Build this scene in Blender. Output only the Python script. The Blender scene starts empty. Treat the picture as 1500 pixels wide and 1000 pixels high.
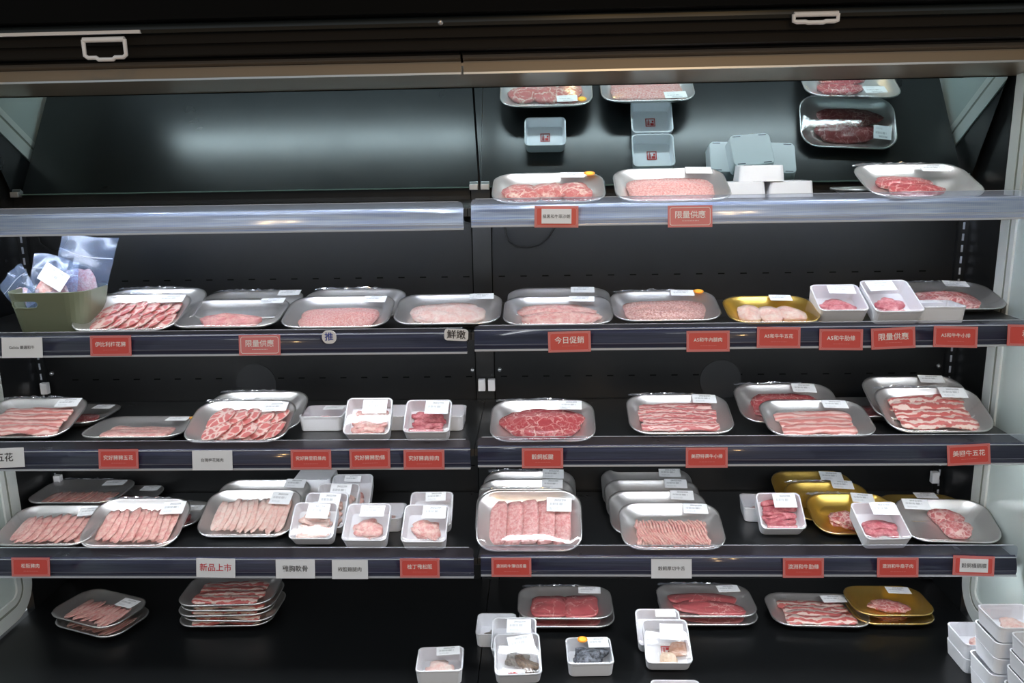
import bpy, bmesh, math, random
from mathutils import Vector, Matrix, noise
R = math.radians
S = bpy.context.scene
COL = S.collection
H0 = 1.5                                   # camera height above the shop floor
EXP = 0.95
# ------------------------------------------------------------------ camera, world, lights, exposure
cam = bpy.data.cameras.new('camera'); camo = bpy.data.objects.new('camera', cam); COL.objects.link(camo)
cam.sensor_width = 36; cam.lens = 1212.04 / 1500 * 36; cam.clip_start = .02
def cam_matrix(p, y, r):
    cp, sp, cy, sy = math.cos(p), math.sin(p), math.cos(y), math.sin(y)
    f = Vector((sy*cp, cy*cp, -sp)); rt = Vector((cy, -sy, 0)); dn = f.cross(rt)
    a = math.cos(r)*rt + math.sin(r)*dn; b = -math.sin(r)*rt + math.cos(r)*dn
    m = Matrix((a, -b, -f)).transposed().to_4x4()
    m.translation = Vector((.156, -2.209, H0)); return m
camo.matrix_world = cam_matrix(.21682, -.03798, .01799)
S.camera = camo
S.view_settings.view_transform = 'Standard'; S.view_settings.look = 'None'
S.view_settings.exposure = EXP; S.view_settings.gamma = 1; S.view_settings.use_curve_mapping = False
W = bpy.data.worlds.new('world'); S.world = W; W.use_nodes = True
W.node_tree.nodes['Background'].inputs[0].default_value = (.60, .66, .70, 1)
W.node_tree.nodes['Background'].inputs[1].default_value = .34
def area(name, loc, rot, sx, sy, power, col=(1, 1, 1)):
    l = bpy.data.lights.new(name, 'AREA'); l.shape = 'RECTANGLE'; l.size = sx; l.size_y = sy; l.energy = power; l.color = col
    o = bpy.data.objects.new(name, l); COL.objects.link(o); o.location = loc; o.rotation_euler = rot; return o
area('ceiling_panel_light', (.3, -2.9, 2.95), (R(-28), 0, 0), 2.6, .5, 24, (.90, .96, 1))
def spot_bulb(name, loc, power, r=.035):
    l = bpy.data.lights.new(name, 'POINT'); l.energy = power; l.color = (1, .62, .25); l.shadow_soft_size = r
    o = bpy.data.objects.new(name, l); COL.objects.link(o); o.location = loc
LED_TOP, LED_SHELF, LED_LOW = 23, 19, 8
# ------------------------------------------------------------------ materials
MATS = {}
def mat(name, col=(.8, .8, .8), rough=.5, metal=0, coat=0, emit=None, es=0, spec=.5, alpha=1, sss=0):
    m = bpy.data.materials.new(name); m.use_nodes = True; b = m.node_tree.nodes['Principled BSDF']
    b.inputs['Base Color'].default_value = (*col, 1); b.inputs['Roughness'].default_value = rough
    b.inputs['Coat Roughness'].default_value = .10
    b.inputs['Metallic'].default_value = metal; b.inputs['Coat Weight'].default_value = coat
    b.inputs['Specular IOR Level'].default_value = spec
    if emit: b.inputs['Emission Color'].default_value = (*emit, 1); b.inputs['Emission Strength'].default_value = es
    MATS[name] = m; return m
class N:
    def __init__(s, m): s.t = m.node_tree; s.b = s.t.nodes.get('Principled BSDF')
    def n(s, typ, **k):
        x = s.t.nodes.new(typ)
        for a, v in k.items():
            if a[0] == '_': x.inputs[a[1:].replace('_', ' ')].default_value = v
            else: setattr(x, a, v)
        return x
    def l(s, a, b): s.t.links.new(a, b)
    def math(s, op, a, b=None, c=None):
        x = s.n('ShaderNodeMath', operation=op)
        for i, v in enumerate((a, b, c)):
            if v is None: continue
            if isinstance(v, (int, float)): x.inputs[i].default_value = v
            else: s.l(v, x.inputs[i])
        return x.outputs[0]
    def co(s, scale=(1, 1, 1), rnd=True):
        tc = s.n('ShaderNodeTexCoord'); mp = s.n('ShaderNodeMapping'); mp.inputs['Scale'].default_value = scale
        s.l(tc.outputs['Object'], mp.inputs['Vector'])
        if rnd:
            oi = s.n('ShaderNodeObjectInfo'); c = s.n('ShaderNodeCombineXYZ')
            for i in range(3): s.l(s.math('MULTIPLY', oi.outputs['Random'], 7.3 + i*3.1), c.inputs[i])
            s.l(c.outputs[0], mp.inputs['Location'])
        return mp.outputs[0]
    def ramp(s, fac, stops):
        r = s.n('ShaderNodeValToRGB'); e = r.color_ramp.elements
        while len(e) < len(stops): e.new(.5)
        for i, (p, c) in enumerate(stops): e[i].position = p; e[i].color = (*c, 1)
        s.l(fac, r.inputs[0]); return r.outputs[0]
    def mix(s, f, a, b, blend='MIX'):
        x = s.n('ShaderNodeMix', data_type='RGBA', blend_type=blend)
        for v, i in ((f, 0), (a, 6), (b, 7)):
            if isinstance(v, (int, float)): x.inputs[i].default_value = v
            elif isinstance(v, tuple): x.inputs[i].default_value = (*v, 1)
            else: s.l(v, x.inputs[i])
        return x.outputs[2]
    def bump(s, h, strength, dist=.001):
        b = s.n('ShaderNodeBump'); b.inputs['Strength'].default_value = strength; b.inputs['Distance'].default_value = dist
        s.l(h, b.inputs['Height']); s.l(b.outputs[0], s.b.inputs['Normal'])
    def noise(s, v, scale, detail=3, rough=.55, dist=0):
        x = s.n('ShaderNodeTexNoise'); x.inputs['Scale'].default_value = scale; x.inputs['Detail'].default_value = detail
        x.inputs['Roughness'].default_value = rough; x.inputs['Distortion'].default_value = dist
        s.l(v, x.inputs['Vector']); return x.outputs['Fac']
    def vor(s, v, scale, warp=0, warpscale=30):
        if warp:
            x = s.n('ShaderNodeTexNoise'); x.inputs['Scale'].default_value = warpscale; s.l(v, x.inputs['Vector'])
            vm = s.n('ShaderNodeVectorMath', operation='MULTIPLY_ADD'); s.l(x.outputs['Color'], vm.inputs[0])
            vm.inputs[1].default_value = (warp,)*3; s.l(v, vm.inputs[2]); v = vm.outputs[0]
        y = s.n('ShaderNodeTexVoronoi', feature='DISTANCE_TO_EDGE'); y.inputs['Scale'].default_value = scale
        s.l(v, y.inputs['Vector']); return y.outputs['Distance']
    def color(s, c): s.l(c, s.b.inputs['Base Color'])

m = mat('black_enamel', (.010, .011, .012), .33, spec=.9); n = N(m); v = n.co((1, 1, 1), False)
n.l(n.math('MULTIPLY_ADD', n.noise(v, 7, 3), .10, .24), n.b.inputs['Roughness'])
n.color(n.ramp(n.noise(v, 22, 6, .7), [(.3, (.005, .006, .0065)), (.75, (.010, .011, .012))]))
m = mat('black_wall', (.012, .013, .014), .42); n = N(m); v = n.co((1, 1, 1), False)
n.color(n.ramp(n.noise(v, 14, 6, .7), [(.3, (.0032, .0036, .004)), (.75, (.007, .0075, .0085))]))
mat('black_matte', (.002, .002, .002), .7, spec=.08)
mat('black_brown', (.014, .012, .010), .6, spec=.12)
mat('black_deck', (.004, .0045, .005), .3, spec=.45)
mat('disc_grey', (.016, .017, .019), .6)
mat('black_gloss', (.012, .016, .017), .2)
mat('mirror', (.56, .68, .70), .02, 1)
mat('mirror_edge', (.05, .09, .08), .3)
m = mat('polished_steel', (.36, .29, .22), .3, .45); n = N(m); n.bump(n.noise(n.co((2, 30, 30), False), 4), .1)  # tan tint stands in for the brown floor reflected in the steel
mat('satin_aluminium', (.62, .63, .64), .33, .9)
mat('white_aluminium', (.62, .66, .64), .35, .1)
mat('grey_seal', (.22, .24, .20), .5)
mat('tan_metal', (.30, .25, .19), .45, .15)
mat('tan_dark', (.15, .12, .09), .5, .15)
mat('white_plastic', (.86, .86, .88), .3)
m = mat('rail_navy', (.034, .035, .062), .4, 0, .8, spec=.2); n = N(m); v = n.co((1, 12, 60), False)
n.color(n.ramp(n.noise(v, 8, 3), [(.3, (.020, .022, .050)), (.75, (.038, .041, .080))]))
m = mat('rail_painted_glow', (.40, .45, .58), .2, .2, .4); n = N(m); v = n.co((1, 1, 1), False)  # LED glow on the top rails, painted in as pale blue streaks and ribs
w = n.n('ShaderNodeTexWave', wave_type='BANDS', bands_direction='X'); w.inputs['Scale'].default_value = 80; n.l(v, w.inputs['Vector'])
w2 = n.n('ShaderNodeTexWave', wave_type='BANDS', bands_direction='Z'); w2.inputs['Scale'].default_value = 22; n.l(v, w2.inputs['Vector'])
c = n.ramp(n.noise(n.co((1.2, 1, 55), False), 5, 3), [(.3, (.32, .43, .76)), (.7, (.70, .82, 1.0))])
n.color(n.mix(n.math('MULTIPLY', w.outputs['Fac'], .15), c, (.9, .93, 1)))
mat('ridge_bright', (.62, .66, .74), .25, .3)
mat('ridge_dim', (.20, .21, .27), .25, .3)
mat('rubber_black', (.01, .01, .01), .5)
m = mat('tray_silver', (.79, .785, .775), .33, .91); n = N(m); n.bump(n.noise(n.co((1, 1, 1)), 55, 2), .12, .001)
m = mat('tray_gold', (.80, .56, .13), .3, .9); n = N(m); n.bump(n.noise(n.co(), 55, 2), .15, .001)
mat('tray_black', (.02, .02, .02), .25)
mat('foam_white', (.89, .90, .94), .33)
m = mat('side_glass', (.46, .53, .51), .08, 0, .3)
mat('green_plastic', (.155, .18, .115), .42)
def clear(name, tint, gloss, rough=.06, haze=0, hazecol=(.8, .85, 1), bumpy=0):
    m = bpy.data.materials.new(name); m.use_nodes = True; n = N(m); n.t.nodes.remove(n.b)
    out = n.t.nodes['Material Output']; tr = n.n('ShaderNodeBsdfTransparent'); tr.inputs[0].default_value = (*tint, 1)
    g = n.n('ShaderNodeBsdfGlossy'); g.inputs['Roughness'].default_value = rough; g.inputs[0].default_value = (1, 1, 1, 1)
    lw = n.n('ShaderNodeLayerWeight'); lw.inputs[0].default_value = .25
    mx = n.n('ShaderNodeMixShader'); n.l(n.math('MULTIPLY_ADD', lw.outputs['Fresnel'], gloss, gloss*.25), mx.inputs[0])
    base = tr.outputs[0]
    if haze:
        d = n.n('ShaderNodeBsdfDiffuse'); d.inputs[0].default_value = (*hazecol, 1); m2 = n.n('ShaderNodeMixShader')
        m2.inputs[0].default_value = haze; n.l(tr.outputs[0], m2.inputs[1]); n.l(d.outputs[0], m2.inputs[2]); base = m2.outputs[0]
    if bumpy:
        b = n.n('ShaderNodeBump'); b.inputs['Strength'].default_value = bumpy; b.inputs['Distance'].default_value = .002
        n.l(n.noise(n.co(), 38, 3, .5, .6), b.inputs['Height']); n.l(b.outputs[0], g.inputs['Normal'])
    n.l(base, mx.inputs[1]); n.l(g.outputs[0], mx.inputs[2]); n.l(mx.outputs[0], out.inputs[0]); MATS[name] = m
clear('film', (.98, .98, .98), .38, .08, .004, bumpy=.15)
clear('film_crinkle', (.9, .9, .9), .9, .1, .12, bumpy=1)
clear('lip_clear', (.82, .84, .92), .25, .05, .05, (.35, .38, .75))
clear('lip_painted_glow', (.85, .9, 1), .35, .06, .26, (.62, .72, .98))  # clear lip of the top shelf with LED glow put in as bluish haze
clear('bag_clear', (.80, .87, .96), .16, .25, .10, (.36, .50, .80), bumpy=.3)
def emis(name, col, st):
    m = bpy.data.materials.new(name); m.use_nodes = True; n = N(m); n.b.inputs['Emission Color'].default_value = (*col, 1)
    n.b.inputs['Emission Strength'].default_value = st; MATS[name] = m
emis('led_top', (.86, .94, 1), LED_TOP); emis('led_shelf', (.90, .95, 1), LED_SHELF); emis('led_deck', (.90, .95, 1), LED_LOW*2.8); emis('led_low', (.90, .95, 1), LED_LOW)

# meats
RED, PINK, FAT = (.50, .075, .08), (.72, .24, .22), (.88, .62, .56)
def meat(name, build, rough=.28, spec=.5):
    m = mat(name, RED, rough, 0, .25, spec=spec); n = N(m); build(n)
def vein(lean, lean2, fat, scale, wid, warp=.02, fine=True):
    def f(n):
        v = n.co(); d = n.vor(v, scale, warp, 60)
        base = n.mix(n.noise(v, 60, 4), lean, lean2)
        k = n.math('MULTIPLY', n.ramp(d, [(wid*.35, (1,)*3), (wid, (0,)*3)]), n.ramp(n.noise(v, 35, 2), [(.35, (.15,)*3), (.6, (1,)*3)]))
        c = n.mix(k, base, fat)
        if fine:
            d2 = n.vor(v, scale*2.7, warp*.6, 140); k2 = n.math('MULTIPLY', n.ramp(d2, [(.02, (1,)*3), (.07, (0,)*3)]), n.ramp(n.noise(v, 90, 2), [(.45, (0,)*3), (.62, (.8,)*3)]))
            c = n.mix(k2, c, fat)
        n.color(c); n.bump(n.noise(v, 160, 4), .4, .001)
    return f
meat('meat_beef', vein((.40, .045, .055), (.56, .10, .11), (.84, .52, .48), 38, .05))
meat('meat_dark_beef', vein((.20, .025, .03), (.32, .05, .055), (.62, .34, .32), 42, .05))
meat('meat_marbled', vein((.52, .10, .11), (.66, .19, .19), (.88, .62, .58), 75, .16, .015))
meat('meat_chuck', vein((.55, .12, .12), (.68, .22, .20), (.88, .68, .58), 22, .07, .03))
def collar(n):
    v = n.co(); d = n.vor(v, 44, .018, 50)
    base = n.mix(n.noise(v, 70, 3), (.62, .13, .13), (.78, .27, .25))
    n.color(n.mix(n.ramp(d, [(.06, (1,)*3), (.15, (0,)*3)]), base, (.90, .68, .62))); n.bump(n.noise(v, 120, 3), .3)
meat('meat_collar', collar)
def bands(scale, stops, dist=4, stretch=1, ax='Y'):
    def f(n):
        v = n.co((stretch, 1, 1)); w = n.n('ShaderNodeTexWave', wave_type='BANDS', bands_direction=ax)
        w.inputs['Scale'].default_value = scale; w.inputs['Distortion'].default_value = dist; w.inputs['Detail'].default_value = 3
        w.inputs['Detail Scale'].default_value = 2.2
        n.l(v, w.inputs['Vector']); c = n.ramp(w.outputs['Fac'], stops)
        n.color(n.mix(n.math('MULTIPLY', n.noise(v, 60, 4), .35), c, (.80, .42, .38))); n.bump(n.noise(v, 120, 3), .3)
    return f
meat('meat_bacon', bands(20, [(.3, (.88, .64, .58)), (.5, (.80, .42, .38)), (.72, (.66, .20, .18))], 6, .5))
meat('meat_plate', bands(17, [(.38, (.90, .76, .68)), (.47, (.75, .32, .28)), (.6, (.60, .10, .09))], 7, .9))
meat('meat_rib', bands(30, [(.25, (.88, .66, .62)), (.45, (.74, .28, .27)), (.8, (.60, .13, .14))], 9, .6))
def mince(a, b, s):
    def f(n):
        v = n.co(); n.color(n.ramp(n.noise(v, s, 5, .75), [(.40, a), (.60, b)])); n.bump(n.noise(v, max(s*.8, 150), 3), 1, .003)
    return f
meat('meat_mince', mince((.72, .24, .22), (.90, .62, .57), 260))
meat('meat_mince_brown', mince((.50, .20, .17), (.84, .58, .52), 240))
meat('meat_loin', mince((.74, .27, .26), (.86, .48, .44), 55))
meat('meat_pale', mince((.86, .52, .46), (.93, .76, .69), 40))
meat('meat_pork', mince((.78, .33, .30), (.92, .64, .57), 70))
meat('meat_wagyu', mince((.76, .30, .29), (.90, .58, .56), 130))
meat('meat_plain_beef', vein((.42, .07, .08), (.55, .14, .14), (.80, .50, .46), 20, .022, .03, False))
meat('meat_red_strip', mince((.52, .09, .12), (.78, .30, .32), 60))
meat('shrimp_grey', mince((.16, .14, .12), (.42, .38, .33), 45))
meat('shrimp_tail', mince((.10, .07, .05), (.30, .20, .13), 60))
meat('mussel', mince((.004, .005, .008), (.26, .28, .33), 75))
meat('scallop', mince((.82, .60, .42), (.90, .74, .58), 40))
meat('shell_orange', mince((.68, .33, .20), (.82, .55, .42), 60))

# printed sticker: grey print as masks on white paper (flat print only)
m = mat('sticker', (.86, .88, .9), .35); n = N(m)
tc = n.n('ShaderNodeTexCoord'); sp = n.n('ShaderNodeSeparateXYZ'); n.l(tc.outputs['Generated'], sp.inputs[0]); X_, Y_ = sp.outputs[0], sp.outputs[1]
def boxm(x0, x1, y0, y1):
    a = n.math('MULTIPLY', n.math('GREATER_THAN', X_, x0), n.math('LESS_THAN', X_, x1))
    return n.math('MULTIPLY', a, n.math('MULTIPLY', n.math('GREATER_THAN', Y_, y0), n.math('LESS_THAN', Y_, y1)))
def streak(sx, sy, th):
    mp = n.n('ShaderNodeMapping'); mp.inputs['Scale'].default_value = (sx, sy, 1); n.l(tc.outputs['Generated'], mp.inputs[0])
    return n.math('GREATER_THAN', n.noise(mp.outputs[0], 1, 1), th)
k = n.math('MULTIPLY', boxm(.30, .78, .74, .90), streak(38, 9, .47))
k = n.math('MAXIMUM', k, n.math('MULTIPLY', boxm(.10, .74, .46, .64), streak(60, .5, .48)))
k = n.math('MAXIMUM', k, n.math('MULTIPLY', n.math('MULTIPLY', boxm(.10, .52, .14, .30), streak(34, 30, .52)), .7))
n.color(n.mix(n.math('MULTIPLY', k, .52), (.86, .88, .9), (.10, .11, .13)))
mat('sticker_plain', (.86, .88, .9), .35)
mat('orange', (.85, .30, .03), .4); mat('yellow', (.9, .62, .08), .4)
mat('card_red', (.64, .075, .06), .4); mat('card_red_border', (.64, .19, .18), .4); mat('card_pink', (.70, .20, .20), .4); mat('card_white', (.80, .82, .86), .4)
mat('ink_white', (.88, .84, .82), .5); mat('ink_black', (.03, .03, .035), .5); mat('ink_red', (.55, .03, .05), .5); mat('ink_blue', (.02, .05, .35), .5)
mat('seal_red', (.60, .05, .05), .5)
m = mat('shop_floor', (.30, .19, .11), .35); n = N(m)
bt = n.n('ShaderNodeTexBrick'); bt.inputs['Scale'].default_value = 3; bt.inputs['Color1'].default_value = (.36, .23, .13, 1); bt.inputs['Color2'].default_value = (.26, .16, .09, 1); bt.inputs['Mortar'].default_value = (.1, .07, .04, 1); bt.inputs['Mortar Size'].default_value = .006
n.l(n.co((1, 1, 1), False), bt.inputs['Vector']); n.color(bt.outputs[0])

# ------------------------------------------------------------------ helpers
def link(name, me, m, parent=None, loc=None, rot=None, smooth=False):
    o = bpy.data.objects.new(name, me); COL.objects.link(o)
    if m and not me.materials: me.materials.append(MATS[m])
    if parent: o.parent = parent
    if loc: o.location = loc
    if rot: o.rotation_euler = rot
    if smooth:
        for p in me.polygons: p.use_smooth = True
    return o
def tag(o, label=None, cat=None, group=None, kind=None):
    for a, v in (('label', label), ('category', cat), ('group', group), ('kind', kind)):
        if v: o[a] = v
    return o
def empty(name, loc, rot=(0, 0, 0), **k):
    o = bpy.data.objects.new(name, None); o.empty_display_size = .02; COL.objects.link(o); o.location = loc; o.rotation_euler = rot
    return tag(o, **k)
def bm_mesh(bm, name='m'):
    me = bpy.data.meshes.new(name); bm.to_mesh(me); bm.free(); return me
def box_bm(bm, x0, x1, y0, y1, z0, z1, bev=0):
    g = bmesh.ops.create_cube(bm, size=1, matrix=Matrix.Translation(((x0+x1)/2, (y0+y1)/2, (z0+z1)/2)) @ Matrix.Diagonal((x1-x0, y1-y0, z1-z0, 1)))
    if bev:
        es = list({e for v in g['verts'] for e in v.link_edges})
        bmesh.ops.bevel(bm, geom=es, offset=bev, segments=2, affect='EDGES', profile=.7)
def box(name, x0, x1, y0, y1, z0, z1, m, parent=None, bev=0, world=True):
    bm = bmesh.new(); dz = H0 if world else 0; box_bm(bm, x0, x1, y0, y1, z0+dz, z1+dz, bev)
    return link(name, bm_mesh(bm, name), m, parent)
def prism_x(name, prof, x0, x1, m, parent=None, smooth=False):
    bm = bmesh.new(); a = [bm.verts.new((x0, y, z+H0)) for y, z in prof]; b = [bm.verts.new((x1, y, z+H0)) for y, z in prof]
    k = len(prof)
    for i in range(k): bm.faces.new((a[i], a[(i+1) % k], b[(i+1) % k], b[i]))
    bm.faces.new(a[::-1]); bm.faces.new(b); bmesh.ops.recalc_face_normals(bm, faces=bm.faces)
    return link(name, bm_mesh(bm, name), m, parent)
def tube(name, pts, r, m, parent=None, closed=False, seg=8, world=True):
    c = bpy.data.curves.new(name, 'CURVE'); c.dimensions = '3D'; c.bevel_depth = r; c.bevel_resolution = max(1, seg//4); c.use_fill_caps = True
    s = c.splines.new('POLY'); s.points.add(len(pts)-1)
    for i, p in enumerate(pts): s.points[i].co = (p[0], p[1], p[2]+(H0 if world else 0), 1)
    s.use_cyclic_u = closed
    t = bpy.data.objects.new(name, c); COL.objects.link(t); me = bpy.data.meshes.new_from_object(t.evaluated_get(bpy.context.evaluated_depsgraph_get()))
    bpy.data.objects.remove(t); me.materials.clear(); return link(name, me, m, parent, smooth=True)
def rrect(w, d, r, n=6):
    """rounded rectangle outline, centred"""
    r = min(r, w/2-1e-4, d/2-1e-4); o = []
    for cx, cy, a0 in ((w/2-r, d/2-r, 0), (-w/2+r, d/2-r, 90), (-w/2+r, -d/2+r, 180), (w/2-r, -d/2+r, 270)):
        for i in range(n+1): a = R(a0+90*i/n); o.append((cx+r*math.cos(a), cy+r*math.sin(a)))
    return o
def loft(rings, cap0=True, cap1=True):
    bm = bmesh.new(); L = [[bm.verts.new(p) for p in ring] for ring in rings]
    for a, b in zip(L, L[1:]):
        k = len(a)
        for i in range(k): bm.faces.new((a[i], a[(i+1) % k], b[(i+1) % k], b[i]))
    for ring, on in ((L[0], cap0), (L[-1], cap1)):
        if on:
            c = Vector((0, 0, 0))
            for v in ring: c += v.co
            cv = bm.verts.new(c/len(ring))
            for i in range(len(ring)): bm.faces.new((ring[i], ring[(i+1) % len(ring)], cv))
    bmesh.ops.recalc_face_normals(bm, faces=bm.faces); return bm
def ringz(w, d, r, z, yc, n=6): return [(x, y+yc, z) for x, y in rrect(w, d, r, n)]
TEXT = {}
def text_mesh(s, size, bold=.0):
    c = bpy.data.curves.new('lettering', 'FONT'); c.body = s; c.size = 1; c.align_x = 'CENTER'; c.align_y = 'CENTER'; c.offset = bold; c.extrude = 0
    c.resolution_u = 3
    t = bpy.data.objects.new('t', c); COL.objects.link(t); me = bpy.data.meshes.new_from_object(t.evaluated_get(bpy.context.evaluated_depsgraph_get()))
    bpy.data.objects.remove(t); me.materials.clear(); me.transform(Matrix.Scale(size, 4)); return me

# ------------------------------------------------------------------ setting: shop floor in front of the case
fl = box('floor', -4, 4, -6, .3, -H0-.05, -H0, 'shop_floor'); fl['kind'] = 'structure'

# ------------------------------------------------------------------ the refrigerated case
case = empty('display_case', (0, 0, 0), label='black open refrigerated wall case with four shelf rows, angled mirrors and pale glass ends', cat='refrigerated case')
SEAM = -.004
# body: back panels, centre post, deck
for x0, x1 in ((-1.262, -.030), (.022, 1.262)): box('back_panel', x0, x1, 0, .012, -1.30, .45, 'black_wall', case)
post = box('centre_post', -.0295, .0215, -.003, .012, -1.30, .45, 'black_enamel', case)
for x in (-.0295, .0225): box('post_groove', x-.0012, x+.0012, -.0045, -.003, -1.196, .0, 'black_matte', post)
for x in (-.007,): pass
# slots in the back panels (thin dark louvre slots)
bm = bmesh.new(); box_bm(bm, -.0085, .0085, -.0008, .0008, -.0016, .0016); slot_me = bm_mesh(bm, 'vent_slot')
for z, xs in ((-.307, None), (-.585, 'l'), (-.845, None), (-1.095, None)):
    if z < -.5 and z > -1: lo = True
    for side in (-1, 1):
        for k in range(20):
            x = side*.005 + side*(.043+.0585*k)
            if abs(x) > 1.2: continue
            link('vent_slot', slot_me, 'black_matte', case, (x, -.0006, z+H0))
for (x, z) in ((-.645, -.599), (.641, -.600)):
    bm = bmesh.new(); bmesh.ops.create_cone(bm, cap_ends=True, segments=40, radius1=.056, radius2=.056, depth=.003, matrix=Matrix.Translation((x, -.0015, z+H0)) @ Matrix.Rotation(R(90), 4, 'X'))
    link('round_cover', bm_mesh(bm), 'disc_grey', case)
# slotted uprights at the sides, white slots showing
for sx in (-1.25, 1.25):
    up = box('slotted_upright', sx-.013, sx+.013, -.012, .0, -1.19, -.10, 'black_enamel', case)
    bm = bmesh.new(); box_bm(bm, -.0025, .0025, -.0008, .0008, -.009, .009); me = bm_mesh(bm)
    for k in range(36):
        z = -.13-.0295*k
        link('upright_slot', me, 'ridge_bright', up, (sx, -.0124, z+H0))
bm = bmesh.new(); bmesh.ops.create_uvsphere(bm, u_segments=12, v_segments=8, radius=.0062); screw_me = bm_mesh(bm)
for x, z in ((-1.225, -.566), (-.038, -.566), (.037, -.566), (1.225, -.566), (-1.225, -1.0690), (-.038, -1.0690), (.037, -1.0690), (1.225, -1.0690)):
    link('screw_head', screw_me, 'satin_aluminium', case, (x, -.002, z*1.0+H0), smooth=True)
# deck boards
for x0, x1 in ((-1.262, -.005), (-.003, 1.262)): box('deck_board', x0, x1, -.86, 0, -1.216, -1.196, 'black_deck', case, .001)
box('deck_front', -1.33, 1.33, -.90, -.86, -H0+.0, -1.18, 'black_enamel', case, .004)
box('base_body', -1.30, 1.30, -.86, .012, -H0+.0, -1.23, 'black_enamel', case)
# end walls: black rear strip, pale frame, glass
def end_wall(sx):
    xi, xo = sx*1.262, sx*1.285
    a, b = min(xi, xo), max(xi, xo)
    box('end_liner', a, b, -.168, .012, -1.30, .45, 'black_enamel', case)
    # pale frame: upright, rounded lower corner, horizontal run
    def path(off):
        rr = .085-off; pts = [(-.168-off, .30), (-.168-off, -1.10)]
        cy, cz = -.168-.085, -1.10
        for i in range(1, 9): t = R(90*i/8); pts.append((cy+rr*math.cos(t), cz-rr*math.sin(t)))
        pts.append((-.95, cz-rr)); return pts
    def strip(name, o0, o1, dx, m):
        P, Q = path(o0), path(o1); bm = bmesh.new(); x0 = sx*(1.262-dx); x1 = sx*1.285
        A = [[bm.verts.new((x, y, z+H0)) for y, z in L] for x in (x0, x1) for L in (P, Q)]
        for i in range(len(P)-1):
            for u, w in ((0, 1), (3, 2), (2, 0), (1, 3)): bm.faces.new((A[u][i], A[u][i+1], A[w][i+1], A[w][i]))
        bmesh.ops.recalc_face_normals(bm, faces=bm.faces); return link(name, bm_mesh(bm), m, case)
    strip('end_frame', .0, .036, .004, 'white_aluminium')
    strip('frame_gasket', .037, .043, .003, 'grey_seal')
    strip('inner_frame', .044, .062, .003, 'white_aluminium')
    P = path(.0625); bm = bmesh.new()
    for x in (sx*1.264, sx*1.272):
        vs = [bm.verts.new((x, y, z+H0)) for y, z in P] + [bm.verts.new((x, -.95, .30+H0))]
        bm.faces.new(vs)
    link('end_glass', bm_mesh(bm), 'side_glass', case)
    box('end_liner', a, b, -.95, -.168, -1.5, -1.2, 'black_enamel', case)
end_wall(-1); end_wall(1)
# angled mirrors above the top shelf
MB, MT = (-.030, -.068), (-.155, .167)
ny, nz = (MT[1]-MB[1]), -(MT[0]-MB[0]); q = math.hypot(ny, nz); ny, nz = ny/q*.005, nz/q*.005
for x0, x1 in ((-1.245, -.0065), (-.0015, 1.245)):
    mp = prism_x('mirror_panel', [MB, MT, (MT[0]+ny, MT[1]+nz), (MB[0]+ny, MB[1]+nz)], x0, x1, 'mirror', case)
    prism_x('mirror_edge_strip', [(MB[0]-.0005, MB[1]-.003), (MB[0]-.0005, MB[1]), (MB[0]+ny, MB[1]+nz), (MB[0]+ny, MB[1]-.003)], x0, x1, 'mirror_edge', mp)
    for x in (x0+.012, x1-.012):
        br = box('mirror_clip', x-.011, x+.011, MB[0]-.012, MB[0]+.004, MB[1]-.008, MB[1]+.006, 'satin_aluminium', mp, .0015)
# canopy
box('canopy_roof', -1.30, 1.30, -.56, .012, .45, .47, 'black_matte', case)
prism_x('canopy_ceiling', [(MT[0], MT[1]+.002), (-.422, .190), (-.422, .196), (MT[0], MT[1]+.008)], -1.262, 1.262, 'polished_steel', case)
for x0, x1 in ((-1.262, SEAM-.0025), (SEAM+.0025, 1.262)):
    lh = box('light_housing', x0, x1, -.428, -.424, .1740, .198, 'tan_metal', case)
    box('housing_edge', x0, x1, -.4305, -.424, .1725, .1765, 'satin_aluminium', lh)
    prism_x('housing_top', [(-.426, .1985), (-.44, .203), (-.44, .213), (-.426, .213)], x0, x1, 'tan_dark', lh)
    box('air_outlet', x0, x1, -.470, -.442, .209, .213, 'black_matte', lh)
    xa, xb = (x0+.27, x1-.03) if x0 < -.5 else (x0+.03, x1-.14)
    led = box('led_strip', xa, xb, -.416, -.398, .1835, .1865, 'led_top', lh)
box('blind_housing', -1.27, 1.27, -.50, -.47, .2135, .236, 'black_brown', case, .001)
box('blind_housing', -1.27, 1.27, -.515, -.50, .233, .252, 'black_brown', case, .001)
bb = prism_x('blind_pull_bar', [(-.530, .252), (-.534, .258), (-.533, .268), (-.528, .272), (-.516, .272), (-.516, .252)], -1.27, 1.27, 'black_gloss', case)
fas = prism_x('canopy_fascia', [(-.56, .272), (-.56, .47), (-.50, .47), (-.50, .272)], -1.30, 1.30, 'black_matte', case)
bm = bmesh.new(); bmesh.ops.create_uvsphere(bm, u_segments=12, v_segments=8, radius=.006)
for x, z in ((-.034, .259),): link('screw_head', bm_mesh(bm), 'satin_aluminium', case, (x, -.533, z+H0), smooth=True)
def blind_handle(x, z, drop, tilt, label):
    t = empty('blind_handle', (x, -.538, z+H0), (R(tilt), 0, 0), label=label, cat='handle', group='pull handles of the night blinds')
    w = .041; pts = [(-w, 0, 0), (-w, 0, -drop*.78), (-w+.006, 0, -drop*.9), (-.019, 0, -drop*.9), (-.014, 0, -drop), (.014, 0, -drop), (.019, 0, -drop*.9), (w-.006, 0, -drop*.9), (w, 0, -drop*.78), (w, 0, 0)]
    tube('loop', pts, .0042, 'white_plastic', t, world=False); tube('mounting_bar', [(-w, 0, 0), (w, 0, 0)], .0052, 'white_plastic', t, world=False)
blind_handle(-.692, .241, .037, 0, 'white plastic blind handle hanging in full below the black canopy, left bay')
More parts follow.
